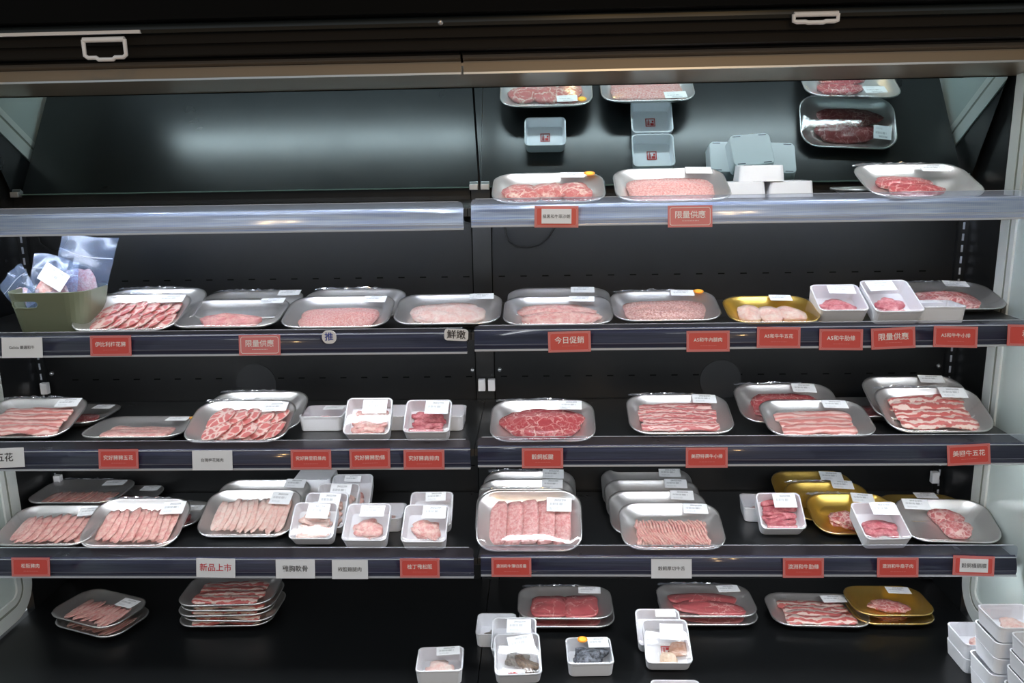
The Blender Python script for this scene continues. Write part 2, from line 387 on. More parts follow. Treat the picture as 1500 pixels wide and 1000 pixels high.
blind_handle(.676, .2565, .015, 0, 'white plastic blind handle mostly tucked behind the canopy edge, right bay')
# added white strip: light highlight on the pull bar, left of the left handle
prism_x('pull_bar_highlight', [(-.5355, .2515), (-.5365, .2575), (-.529, .2575), (-.529, .2515)], -1.27, -.62, 'white_plastic', case)

# ------------------------------------------------------------------ shelves
BOT = {1: -.147, 2: -.421, 3: -.694, 4: -.968}; SURF = {k: v+.045 for k, v in BOT.items()}; SURF[5] = -1.196
LIP = {1: .061, 2: .058, 3: .071, 4: .077}
ORD = {1: 'topmost', 2: 'second', 3: 'third', 4: 'lowest'}
def shelf(row, side):
    b = BOT[row] + (.004 if side == 'right' else -.001)
    x0, x1 = (-1.245, SEAM-.0085) if side == 'left' else (SEAM+.0085, 1.245)
    t = empty('shelf', ((x0+x1)/2, -.2, b+H0), label='%s shelf of the %s bay, black board with %s front rail' % (ORD[row], side, 'pale glow-tinted' if row == 1 else 'dark navy'), cat='shelf', group='shelves of the refrigerated case')
    objs = []
    zs = SURF[row]
    objs.append(box('shelf_board', x0 if x0 < -1 else -.0035, x1 if x1 > 1 else -.0045, -.405, -.006, zs-.018, zs-.0005, 'black_enamel', None, .001))
    dark = 'rail_painted_glow' if row == 1 else 'rail_navy'
    prof = [(-.4150, b+.004), (-.4185, b+.012)] + [(-.4185+.060*(1-math.cos(R(a))), b+.012+.060*math.sin(R(a))) for a in range(3, 37, 3)] + [(-.4040, b+.048), (-.4030, b+.004)]
    rl = prism_x('ticket_rail', prof, x0, x1, dark); objs.append(rl)
    for p in rl.data.polygons: p.use_smooth = len(p.vertices) == 4 and -.2 < p.normal.z < .75 and p.normal.y < -.5
    # clear lip with rounded ends
    h = LIP[row]; r = .010; zt, zb = b+h, b+.047
    pts = [(x0, zb), (x1, zb), (x1, zt-r)] + [(x1-r+r*math.cos(R(a)), zt-r+r*math.sin(R(a))) for a in (30, 60, 90)] + [(x0+r-r*math.cos(R(a)), zt-r+r*math.sin(R(a))) for a in (90, 60, 30)] + [(x0, zt-r)]
    bm = bmesh.new(); f1 = [bm.verts.new((x, -.4125, z+H0)) for x, z in pts]; bm.faces.new(f1)
    objs.append(link('clear_lip', bm_mesh(bm), 'lip_painted_glow' if row == 1 else 'lip_clear'))
    hi = 'ridge_bright'
    objs.append(box('lip_edge', x0+r, x1-r, -.4135, -.4115, zt-.0005, zt+.0006, hi if row == 1 else 'ridge_bright'))
    objs.append(box('rail_ridge', x0, x1, -.4165, -.413, b+.0465, b+.0478, 'ridge_bright'))
    objs.append(box('rail_ridge', x0, x1, -.4190, -.417, b+.0150, b+.0162, 'ridge_bright' if row == 1 else 'ridge_dim'))
    objs.append(box('bottom_edge', x0, x1, -.4195, -.405, b+.0005, b+.0050, 'ridge_bright', None, .0008))
    for x in (x0+.004, x1-.004):
        objs.append(prism_x('bracket', [(-.006, zs-.001), (-.006, zs-.06), (-.10, zs-.055), (-.39, zs-.028), (-.40, zs-.018), (-.38, zs-.018)], x-.0015, x+.0015, 'black_enamel'))
        if (row == 3 and not (side == 'right' and x > (x0+x1)/2)) or (row == 4 and not (side == 'left' and x > (x0+x1)/2)):
            xc = x0+.008 if x < (x0+x1)/2 and side == 'left' else (x1-.012 if side == 'right' and x > (x0+x1)/2 else (-.012 if side == 'left' else .015))
            objs.append(box('bracket_hook_cover', xc-.0095, xc+.0095, -.030, -.0135, zs+.030, zs+.062, 'white_plastic', None, .002))
    if row < 4 or side == 'right':
        objs.append(box('led_strip', x0+.03, x1-.03, -.400, -.388, b+.0155, b+.0225, 'led_shelf' if row < 4 else 'led_deck'))
    else: objs.append(box('led_strip', x0+.03, x1-.03, -.400, -.388, b+.0155, b+.0225, 'led_low'))
    t2 = Matrix.Translation(t.location).inverted()
    for o in objs: o.data.transform(t2); o.parent = t
for row in (1, 2, 3, 4):
    for side in ('left', 'right'): shelf(row, side)
tag(tube('cable', [(.056, -.01, -.135), (.060, -.01, -.183), (.068, -.012, -.212), (.09, -.012, -.226), (.122, -.012, -.229), (.15, -.012, -.222), (.175, -.012, -.203), (.189, -.012, -.180), (.196, -.012, -.135)], .0022, 'rubber_black'),
    'thin black cable looping under the top shelf near the centre post', 'cable')
tag(tube('cable', [(-1.115, -.01, -.135), (-1.122, -.012, -.19), (-1.14, -.012, -.215), (-1.17, -.012, -.222), (-1.20, -.012, -.20), (-1.21, -.01, -.135)], .0022, 'rubber_black'),
    'thin black cable looping behind the clear bags under the left top shelf', 'cable')

# ------------------------------------------------------------------ package parts
H_T = .022
TRAYM = {}
def tray_mesh(w, d):
    if (w, d) in TRAYM: return TRAYM[(w, d)]
    r = .048; yc = d/2
    rg = [(w-.075, d-.065, r*.6, 0), (w-.06, d-.052, r*.75, .0015), (w-.035, d-.03, r*.85, .010), (w-.010, d-.010, r*.97, H_T-.003), (w-.002, d-.002, r, H_T-.004), (w, d, r, H_T-.001), (w-.003, d-.003, r, H_T+.0006),
          (w-.008, d-.008, r*.97, H_T-.0006), (w-.012, d-.012, r*.95, H_T-.003), (w-.037, d-.032, r*.83, .0118), (w-.062, d-.054, r*.7, .0032), (w-.08, d-.07, r*.55, .0018)]
    bm = loft([ringz(a, b, c, z, yc) for a, b, c, z in rg]); me = bm_mesh(bm, 'tray_shell')
    for p in me.polygons: p.use_smooth = True
    TRAYM[(w, d)] = me; return me
FILMM = {}
def film_mesh(w, d, bulge, seed, r=.048, h=H_T, skirt=.008, out=.0012):
    key = (w, d, bulge, seed, r, h)
    if key in FILMM: return FILMM[key]
    rnd = random.Random(seed); rings = []; yc = d/2
    for k, (s, z) in enumerate(((-2, h-skirt), (-1, h-.001), (0, h+.0012), (.88, 0), (.7, 0), (.45, 0), (.2, 0))):
        ring = []
        if k == 0: o = rrect(w-.006, d-.006, r); zz = z
        elif k == 1: o = rrect(w+2*out, d+2*out, r); zz = z
        elif k == 2: o = rrect(w-.001, d-.001, r); zz = z
        else: o = rrect(w*s, d*s, r*s); zz = h+.0013+bulge*(1-s*s)
        for x, y in o:
            jit = .0009 if k < 3 else .0003
            ring.append((x+rnd.uniform(-jit, jit)*(k < 3), y+yc+rnd.uniform(-jit, jit)*(k < 3), zz+noise.noise(Vector((x*30, y*30, seed*3.1)))*jit))
        rings.append(ring)
    bm = loft(rings, cap0=False); me = bm_mesh(bm, 'film')
    for p in me.polygons: p.use_smooth = True
    FILMM[key] = me; return me
def crinkle_mesh(x0, x1, y, z, seed, amp=.006):
    rnd = random.Random(seed); bm = bmesh.new(); n_ = 22; rows = []
    for j in range(4):
        rows.append([bm.verts.new((x0+(x1-x0)*i/n_, y+.002*j+rnd.uniform(-.002, .002), z-.004+amp*(j/3)*(.3+rnd.random())*math.sin(math.pi*i/n_)**.4)) for i in range(n_+1)])
    for a, b in zip(rows, rows[1:]):
        for i in range(n_): bm.faces.new((a[i], a[i+1], b[i+1], b[i]))
    return bm_mesh(bm, 'film_fold')
def sticker(parent, x, y, z, w, d, rot, m='sticker'):
    bm = bmesh.new(); box_bm(bm, -w/2, w/2, -d/2, d/2, -.00025, .00025)
    return link('price_label', bm_mesh(bm), m, parent, (x, y, z), (0, 0, R(rot)))
def round_sticker(parent, x, y, z):
    for nm, r, dz, m in (('round_sticker', .0125, 0, 'orange'), ('sticker_print', .0085, .0006, 'yellow')):
        bm = bmesh.new(); bmesh.ops.create_cone(bm, cap_ends=True, segments=20, radius1=r, radius2=r, depth=.0006); o = link(nm, bm_mesh(bm), m, parent, (x, y, z+dz))
        if nm == 'round_sticker': first = o
    return first
def blob(w, d, h, seed, m_, irr=.15, rings=6, seg=26, p=2.6, lump=.25):
    """irregular rounded slab resting on z=0"""
    rnd = random.Random(seed); ph = [rnd.uniform(0, 6.28) for _ in range(4)]; bm = bmesh.new(); L = []
    def rad(a):
        c, s = abs(math.cos(a)), abs(math.sin(a)); base = 1/((c**p+s**p)**(1/p))
        return base*(1+irr*(.5*math.sin(2*a+ph[0])+.35*math.sin(3*a+ph[1])+.3*math.sin(5*a+ph[2])+.2*math.sin(9*a+ph[3])+.14*math.sin(14*a+ph[1]*3)))
    for k in range(rings+1):
        s = 1-(k/(rings+.6)); z = h*(1-s**4)
        if k == 0: z = 0
        L.append([bm.verts.new((w/2*s*rad(2*math.pi*i/seg)*math.cos(2*math.pi*i/seg), d/2*s*rad(2*math.pi*i/seg)*math.sin(2*math.pi*i/seg),
                  max(0, z*(1+lump*noise.noise(Vector((s*math.cos(i/seg*6.28)*2.2, s*math.sin(i/seg*6.28)*2.2, seed))))) )) for i in range(seg)])
    ext = [bm.verts.new((v.co.x*1.0, v.co.y*1.0, h*.55)) for v in L[0]]
    for i in range(seg):
        ext[i].co.x *= 1.03; ext[i].co.y *= 1.03
        bm.faces.new((L[0][i], L[0][(i+1) % seg], ext[(i+1) % seg], ext[i])); bm.faces.new((ext[i], ext[(i+1) % seg], L[1][(i+1) % seg], L[1][i]))
    for a, b in zip(L[1:], L[2:]):
        for i in range(seg): bm.faces.new((a[i], a[(i+1) % seg], b[(i+1) % seg], b[i]))
    bm.faces.new(L[-1]); bm.faces.new(L[0][::-1]); bmesh.ops.recalc_face_normals(bm, faces=bm.faces)
    me = bm_mesh(bm, 'blob')
    for p_ in me.polygons: p_.use_smooth = True
    return me
def ribbon(length, width, th, seed, wav=.004, rise=.002, n_=16, bendy=0):
    """long slice lying along x with wavy edges"""
    rnd = random.Random(seed); ph = rnd.uniform(0, 6); bm = bmesh.new(); rings = []
    for i in range(n_+1):
        t = i/n_; x = (t-.5)*length; e = (1 if 0 < i < n_ else .55)
        yo = wav*math.sin(t*7+ph)+bendy*math.sin(t*math.pi); zo = rise*(.5+.5*math.sin(t*9+ph*2)); w = width/2*e*(1+.12*math.sin(t*13+ph))
        rings.append([bm.verts.new(pt) for pt in ((x, yo-w, zo), (x, yo-w*.9, zo+th), (x, yo, zo+th*1.25), (x, yo+w*.9, zo+th), (x, yo+w, zo), (x, yo, zo))])
    for a, b in zip(rings, rings[1:]):
        for i in range(6): bm.faces.new((a[i], a[(i+1) % 6], b[(i+1) % 6], b[i]))
    bm.faces.new(rings[0][::-1]); bm.faces.new(rings[-1]); bmesh.ops.recalc_face_normals(bm, faces=bm.faces); me = bm_mesh(bm, 'ribbon')
    for p in me.polygons: p.use_smooth = True
    return me
# fillings: fill(kind) adds meat parts around (0, yc) on floor z0 inside w x d
def fill(t, kind, w, d, yc, z0, seed, mt=None, n=None, ht=.012):
    r = random.Random(seed)
    def add(nm, me, m_, loc, rot=(0, 0, 0)): return link(nm, me, m_, t, loc, rot)
    if kind == 'slices':                    # overlapping slices fanned along x
        n = n or 7; step = w/(n+.2)
        for i in range(n):
            x = -w/2+step*(i+.6)
            add('meat_slice', blob(step*2.1, d*r.uniform(.84, 1.0), .0035, seed+i, mt, .13, 5, 34, 3, .6), mt, (x, yc+r.uniform(-.003, .003), z0+.0045), (r.uniform(-.03, .03), R(-13), R(r.uniform(-7, 7))))
    elif kind == 'two_rows':
        n = n or 6; step = w/(n+.2)
        for j, yy in enumerate((yc+d*.25, yc-d*.22)):
            for i in range(n):
                add('meat_slice', blob(step*2.5, d*.58, .004, seed+i+j*20, mt, .1, 4, 20, 2.4), mt, (-w/2+step*(i+.6)+j*.006, yy, z0+.0042), (0, R(-15), R(r.uniform(-14, 8))))
    elif kind == 'strips':                  # long slices lying side by side along x
        n = n or 4; step = d/n
        for i in range(n):
            add('meat_slice', ribbon(w*r.uniform(.9, 1.02), step*1.35, .004, seed+i, .0025, .0022, bendy=.003), mt, (r.uniform(-.004, .004), yc+d/2-step*(i+.5), z0+.002+.0016*i*(4/n)), (R(7), 0, R(r.uniform(-3, 3))))
    elif kind == 'steak':
        add('meat_slab', blob(w, d, ht, seed, mt, .13, 7, 30, 2.2), mt, (0, yc, z0), (0, 0, R(r.uniform(-6, 6))))
    elif kind == 'two_steaks':
        add('meat_slab', blob(w*.95, d*.6, ht, seed, mt, .12, 6, 28, 2.1), mt, (-.004, yc+d*.2, z0), (0, 0, R(r.uniform(-8, 8))))
        add('meat_slab', blob(w*.92, d*.55, ht*.9, seed+1, mt, .12, 6, 28, 2.1), mt, (.006, yc-d*.2, z0+.003), (R(5), 0, R(r.uniform(-8, 8))))
    elif kind == 'two_blocks':
        for i in range(2): add('meat_slab', blob(w*.54, d*r.uniform(.86, 1), ht, seed+i, mt, .05, 7, 30, 5, .3), mt, ((i-.5)*w*.47, yc-.003*i, z0+.0015*i), (0, R(-3*i), R(r.uniform(-4, 4))))
    elif kind == 'slab':
        add('meat_slab', blob(w, d, ht, seed, mt, .045, 8, 36, 4, .35), mt, (0, yc, z0))
    elif kind == 'three':
        for i in range(3): add('meat_piece', blob(w*.42, d*.8, ht, seed+i, mt, .16, 5, 22, 2.2), mt, ((i-1)*w*.31, yc+r.uniform(-.006, .006), z0), (0, 0, R(r.uniform(-30, 30))))
    elif kind == 'pile':
        n = n or 7
        for i in range(n):
            a = i*2.4; q = .15*math.sqrt(i/n)
            add('meat_piece', blob(w*r.uniform(.55, .74), d*r.uniform(.42, .66), ht*.6, seed+i, mt, .22, 4, 18, 2), mt, (w*q*math.cos(a), yc+d*q*math.sin(a), z0+ht*.07*i), (R(r.uniform(-6, 6)), R(r.uniform(-6, 6)), R(r.choice((0, 180))+r.uniform(-25, 25))))
    elif kind == 'sticks':
        n = n or 9
        for i in range(n):
            add('meat_strip', ribbon(w*r.uniform(.8, 1), d/n*2.0, ht*.32, seed+i, .003, .004, 14), mt, (r.uniform(-.006, .006), yc+d/2-d*(i+.5)/n, z0+r.uniform(0, .005)), (R(r.uniform(-15, 15)), 0, R(r.uniform(-12, 12))))
    elif kind == 'folded':                  # big folded slices hanging over each other, upright bands
        n = n or 5; step = w/n
        for i in range(n):
            add('meat_slice', blob(step*1.25, d, .006, seed+i, mt, .025, 5, 26, 6, .15), mt, (-w/2+step*(i+.5), yc+r.uniform(-.002, .002), z0+.001+.0012*i), (0, R(-15), R(r.uniform(-2, 2))))
    elif kind == 'strands':
        bm = bmesh.new()
        for lay in range(2):
            for i in range(24):
                x0 = -w/2+w*i/23; pts = []
                for k in range(9):
                    tt = k/8; y = yc-d/2+d*tt+(.003*math.sin(i*1.9+lay) if k in (0, 8) else 0); pts.append(Vector((max(-w/2-.004*math.sin(tt*17+lay), min(w/2+.004*math.sin(tt*15), x0+(-.030 if lay else .012)*(tt-.5)+.004*math.sin(tt*6.3+i*.1+lay))), y+r.uniform(-.001, .001), z0+.003+lay*.005+.002*math.sin(tt*9+i*.8)+.0025*math.sin(math.pi*tt))))
                rad = (.0032 if lay else .0038)*(1+.12*math.sin(i*2.3)); prev = None
                for k, pnt in enumerate(pts):
                    ring = [bm.verts.new(pnt+Vector((rad*math.cos(a_), 0, rad*math.sin(a_)))) for a_ in (0, 1.047, 2.09, 3.14, 4.19, 5.24)]
                    if prev:
                        for u in range(6): bm.faces.new((prev[u], prev[(u+1) % 6], ring[(u+1) % 6], ring[u]))
                    else: bm.faces.new(ring)
                    prev = ring
                bm.faces.new(prev[::-1])
        bmesh.ops.recalc_face_normals(bm, faces=bm.faces); o = add('minced_strands', bm_mesh(bm), mt, (0, 0, 0)); o['kind'] = 'stuff'
        for p in o.data.polygons: p.use_smooth = True
SEED = [10]
def tray(label, group, pos, kind, mt, w=.25, d=.165, shell='tray_silver', yaw=0, mw=None, md=None, my=None, mx=0, n=None, ht=.012, st=(.068, .128, .055, .034, 0), orange=False, bulge=.003, crink=False, film=True):
    SEED[0] += 7; sd = SEED[0]
    X, Y, Z, T_ = pos
    t = empty('meat_tray', (X, Y, Z+H0), (R(T_), 0, R(yaw)), label=label, cat='meat tray', group=group)
    t.rotation_mode = 'XYZ'
    if yaw: t.rotation_euler = (Matrix.Rotation(R(yaw), 3, 'Z') @ Matrix.Rotation(R(T_), 3, 'X')).to_euler()
    link('tray_shell', tray_mesh(w, d), None, t).data
    o = t.children[0]
    if not o.data.materials: o.data.materials.append(MATS['tray_silver'])
    if shell != 'tray_silver':
        o.material_slots[0].link = 'OBJECT'; o.material_slots[0].material = MATS[shell]
    mw = min((mw or w-.11)*1.08, w-.062); md = min((md or d-.085)*1.08, d-.052); my = max(my or 0, .027+md/2)
    if kind:
        before = set(t.children)
        fill(t, kind, mw, md, my, .0035, sd, mt, n, ht)
        if mx:
            for c in t.children:
                if c not in before: c.location.x += mx
    if film:
        b = bulge+max(0, ht-.014); f = link('film', film_mesh(w, d, b, sd % 3), 'film', t)
        if crink:
            link('film_fold', crinkle_mesh(-w/2+.01, w*.25, d-.003, H_T+.002, sd), 'film_crinkle', f)
    else: b = bulge
    if st:
        x, y, sw, sh, ro = st[:5]; zz = H_T+.0026+b*max(0, 1-(2*abs(y-d/2)/d)**2)*max(.25, 1-(2*x/w)**2); sticker(t, x, y, zz, sw, sh, ro)
        if orange: round_sticker(t, x+sw/2+.012, y+.006, zz+.0008)
    return t
BOXM = {}
def box_mesh(w, d, h, wall=.0035):
    k = (w, d, h)
    if k in BOXM: return BOXM[k]
    yc = d/2; r = .013
    rg = [(w-.010, d-.010, r*.8, 0), (w-.007, d-.007, r, .0015), (w-.001, d-.001, r, h-.003), (w, d, r, h-.0005), (w-.001, d-.001, r, h), (w-2*wall+.001, d-2*wall+.001, r*.8, h), (w-2*wall, d-2*wall, r*.8, h-.001), (w-2*wall-.008, d-2*wall-.008, r*.6, .004), (w-2*wall-.012, d-2*wall-.012, r*.5, .0035)]
    me = bm_mesh(loft([ringz(a, b, c, z, yc, 4) for a, b, c, z in rg]), 'box_body'); BOXM[k] = me
    return me
def seal(parent, x, y, z, s=.026, rot=0):
    bm = bmesh.new(); q = s/2; w = s*.09
    for a in ((-q, q, q-w, q), (-q, q, -q, -q+w), (-q, -q+w, -q, q), (q-w, q, -q, q), (0, q*.7, q*.15, q*.72), (-q*.7, -q*.1, q*.45, q*.6), (-q*.7, -q*.1, q*.1, q*.25), (-q*.45, -q*.3, -q*.7, q*.7), (-q*.7, -q*.05, -q*.2, -q*.08), (q*.3, q*.7, -q*.45, 0)):
        box_bm(bm, a[0], a[1], a[2], a[3], -.0002, .0002)
    return link('red_seal_print', bm_mesh(bm), 'seal_red', parent, (x, y, z), (0, 0, R(rot)))
def foam_box(label, group, pos, kind=None, mt=None, w=.11, d=.10, h=.038, yaw=0, flip=False, st=(.018, .073, .052, .038, 2), film=True, ht=.018, n=None, mw=None, md=None, my=None, mseal=None, orange=False, z0=None):
    SEED[0] += 7; sd = SEED[0]; X, Y, Z, T_ = pos
    t = empty('foam_box', (X, Y, Z+H0), label=label, cat='plastic box', group=group)
    M = Matrix.Rotation(R(yaw), 3, 'Z') @ Matrix.Rotation(R(T_), 3, 'X')
    body = link('box_body', box_mesh(w, d, h), 'foam_white', t)
    if flip:
        body.location = (0, d, h); body.rotation_euler = (R(180), 0, 0)
        bm = bmesh.new()
        for sx in (-1, 1):
            for sy in (-1, 1): box_bm(bm, sx*(w/2-.022)-.010, sx*(w/2-.022)+.010, d/2+sy*(d/2-.009)-.001, d/2+sy*(d/2-.009)+.001, h-.0002, h+.0006)
        link('base_feet', bm_mesh(bm), 'ridge_dim', t)
    t.rotation_euler = M.to_euler()
    zf = z0 or .0045
    my = max(my or 0, d*.46); md = min(md or d-.030, 2*(my-.013)); mw = min(mw or w-.022, w-.026)
    if kind: fill(t, kind, mw, md, my, zf, sd, mt, n, ht)
    if mseal: seal(t, *mseal)
    if film and not flip: link('film', film_mesh(w, d, .0008, sd % 3, .013, h, .014, .0008), 'film', t)
    if st and not flip:
        x, y, sw, sh, ro = st; sticker(t, x, y, h+.0026, sw, sh, ro)
        if orange: round_sticker(t, x-sw/2-.012, y+.012, h+.003)
    return t
G = {1: 'wrapped meat trays on the top shelf', 2: 'wrapped meat trays on the second shelf', 3: 'wrapped meat trays on the third shelf', 4: 'wrapped meat trays on the lowest shelf', 5: 'wrapped meat trays on the bottom deck'}
BG = {1: 'empty white boxes on the top shelf', 2: 'white boxes on the second shelf', 3: 'white boxes on the third shelf', 4: 'white boxes on the lowest shelf', 5: 'white boxes on the bottom deck'}
s1, s2, s3, s4, s5 = SURF[1], SURF[2], SURF[3], SURF[4], SURF[5]
# ---- top shelf
tray('silver tray of red beef with cream fat and orange sticker, top shelf', G[1], (.172, -.398, -.112, 21), 'three', 'meat_chuck', mw=.19, md=.10, ht=.016, orange=True, st=(.055, .138, .055, .03, -2))
tray('silver tray holding a wide pale pink slab of mince, middle of the top shelf', G[1], (.443, -.398, -.1134, 24), 'slab', 'meat_mince', mw=.18, md=.095, ht=.015, st=(.07, .142, .058, .034, -3))
tray('silver tray with two small pink steaks, rightmost on the top shelf', G[1], (.985, -.398, -.1134, 24), 'two_steaks', 'meat_beef', mw=.115, md=.09, mx=-.02, ht=.014, st=(.055, .132, .058, .034, -4), crink=True, yaw=3)
tray('flat tray of dark red steaks seen in the mirror, top shelf', G[1], (.975, -.300, s1, 0), 'two_steaks', 'meat_dark_beef', mw=.16, md=.12, ht=.012, st=(.085, .115, .045, .042, 6), yaw=4)
foam_box('empty white box with red seal print, alone behind the leftmost top shelf tray', BG[1], (.168, -.240, s1, 0), d=.09, mseal=(0, .042, .0050), film=False, st=None)
foam_box('empty white box with red seal print, nearer of two behind the pink mince slab', BG[1], (.452, -.285, s1, 0), mseal=(0, .045, .0050), film=False, st=None)
foam_box('empty white box with red seal print, by the mirror behind the pink mince slab', BG[1], (.450, -.180, s1, 0), mseal=(0, .045, .0050), film=False, st=None)
foam_box('upturned white box on top of two others before the mirror', 'upturned white boxes on the top shelf', (.690, -.150, s1+.0385, 0), flip=True, yaw=-4)
foam_box('upturned white box at lower left under the topmost upturned box', 'upturned white boxes on the top shelf', (.648, -.155, s1, 0), flip=True, yaw=2)
foam_box('upturned white box at lower right of the upturned stack before the mirror', 'upturned white boxes on the top shelf', (.765, -.150, s1, 0), flip=True, yaw=3)

# ---- second shelf
tray('silver tray of red and white pork slices in two rows beside the green basket', G[2], (-.812, -.386, -.386, 21), 'two_rows', 'meat_collar', mw=.165, md=.11, n=6, st=(.075, .135, .062, .034, 3), crink=True)
tray('spare silver tray stacked behind the two-row pork tray beside the green basket', G[2], (-.800, -.318, -.382, 21), 'slab', 'meat_pork', mw=.12, md=.08, st=None, crink=True)
tray('silver tray with one scored pink loin, in front, second tray from the green basket', G[2], (-.577, -.382, -.3823, 13), 'steak', 'meat_loin', mw=.13, md=.055, my=.06, ht=.02, st=(.08, .14, .058, .032, 2))
tray('silver tray peeking out behind the scored pink loin tray', G[2], (-.567, -.294, -.378, 14), 'steak', 'meat_loin', mw=.13, md=.06, st=(.085, .142, .055, .032, 2), crink=True)
tray('silver tray with pink ground pork, above the round white badge', G[2], (-.320, -.390, -.3837, 16), 'slab', 'meat_mince', mw=.165, md=.085, ht=.014, st=(.075, .138, .055, .034, -2))
tray('silver tray peeking out behind the pink ground pork tray', G[2], (-.305, -.308, -.379, 16), 'slab', 'meat_pork', mw=.14, md=.08, st=None, crink=True)
tray('silver tray with very pale pink chicken, rightmost tray of the second left shelf', G[2], (-.065, -.366, -.3832, 15), 'steak', 'meat_pale', mw=.165, md=.095, ht=.017, st=(.075, .138, .058, .032, 2))
tray('silver tray of bright pink meat just right of the centre post, second shelf', G[2], (.191, -.398, -.3818, 13), 'two_steaks', 'meat_pork', mw=.18, md=.11, ht=.013, st=(.058, .138, .06, .032, -3))
tray('silver tray peeking out behind the bright pink meat right of the centre post', G[2], (.196, -.305, -.378, 14), 'slab', 'meat_pork', mw=.14, md=.08, st=(.060, .142, .058, .034, -2))
tray('silver tray with a long brownish mince slab and orange round sticker', G[2], (.443, -.354, -.3832, 15), 'slab', 'meat_mince_brown', mw=.19, md=.09, ht=.016, st=(.05, .140, .055, .032, -3), orange=True, crink=True)
tray('small gold tray with pale pink chunks on the second shelf', G[2], (.676, -.398, -.3828, 14), 'three', 'meat_pale', w=.205, d=.15, shell='tray_gold', mw=.14, md=.09, ht=.016, st=(.035, .125, .05, .032, -4))
foam_box('white box of dark pink meat chunks tilted beside the gold tray, second shelf', BG[2], (.830, -.354, s2, 27), 'pile', 'meat_red_strip', mw=.085, md=.06, my=.04, ht=.018, st=(.012, .076, .06, .030, -3))
foam_box('white box tilted highest on the second shelf, right one of the touching pair', BG[2], (.944, -.374, s2, 27), 'pile', 'meat_red_strip', d=.12, mw=.075, md=.06, my=.05, ht=.018, st=(-.012, .094, .062, .036, 3), yaw=2)
foam_box('white box lying flat right of the touching pair on the second shelf', BG[2], (1.048, -.362, s2, 0), 'pile', 'meat_pale', d=.09, st=(-.005, .06, .05, .03, 0))
tray('gold tray lying flat behind the white boxes at the right of the second shelf', G[2], (1.030, -.165, s2, 0), 'pile', 'meat_beef', w=.205, d=.15, shell='tray_gold', mw=.1, md=.06, st=None)
tray('clear wrapped tray with a speckled red mince patty, rightmost on the second shelf', G[2], (1.132, -.262, -.382, 14), 'slab', 'meat_marbled', mw=.12, md=.085, mx=.005, ht=.022, st=(.045, .128, .055, .036, -8), crink=True, bulge=.005)
# green basket with clear bags
def basket():
    t = empty('basket', (-.993, -.372, s2+H0), label='olive green plastic basket with a slot handle, holding clear bags', cat='basket')
    w, d, h = .192, .15, .095; yc = d/2
    rg = [(w-.036, d-.03, .03, 0), (w-.032, d-.026, .034, .001), (w, d, .042, h), (w-.002, d-.002, .042, h+.001), (w-.004, d-.004, .04, h), (w-.036, d-.03, .032, .003)]
    me = bm_mesh(loft([ringz(a, b, c, z, yc) for a, b, c, z in rg]), 'basket_body')
    o = bpy.data.objects.new('basket_body', me); COL.objects.link(o)
    bm = bmesh.new(); pts = []
    for cx, a0 in ((.022, -90), (-.022, 90)):
        for i in range(9): a = R(a0+180*i/8); pts.append((cx+.008*math.cos(a)-.042, .008*math.sin(a)+.068))
    A = [bm.verts.new((x, -.03, z)) for x, z in pts]; B = [bm.verts.new((x, .03, z)) for x, z in pts]; k = len(pts)
    for i in range(k): bm.faces.new((A[i], A[(i+1) % k], B[(i+1) % k], B[i]))
    bm.faces.new(A[::-1]); bm.faces.new(B); bmesh.ops.recalc_face_normals(bm, faces=bm.faces)
    c = bpy.data.objects.new('c', bm_mesh(bm)); COL.objects.link(c)
    md = o.modifiers.new('b', 'BOOLEAN'); md.object = c; md.operation = 'DIFFERENCE'; md.solver = 'EXACT'
    m2 = bpy.data.meshes.new_from_object(o.evaluated_get(bpy.context.evaluated_depsgraph_get()))
    bpy.data.objects.remove(o); bpy.data.objects.remove(c); m2.materials.clear()
    link('basket_body', m2, 'green_plastic', t)
    tube('handle_rim', [(x, -.0005+(.095-z)*-.0+.004, z) for x, z in pts], .0011, 'green_plastic', t, closed=True, world=False)
basket()
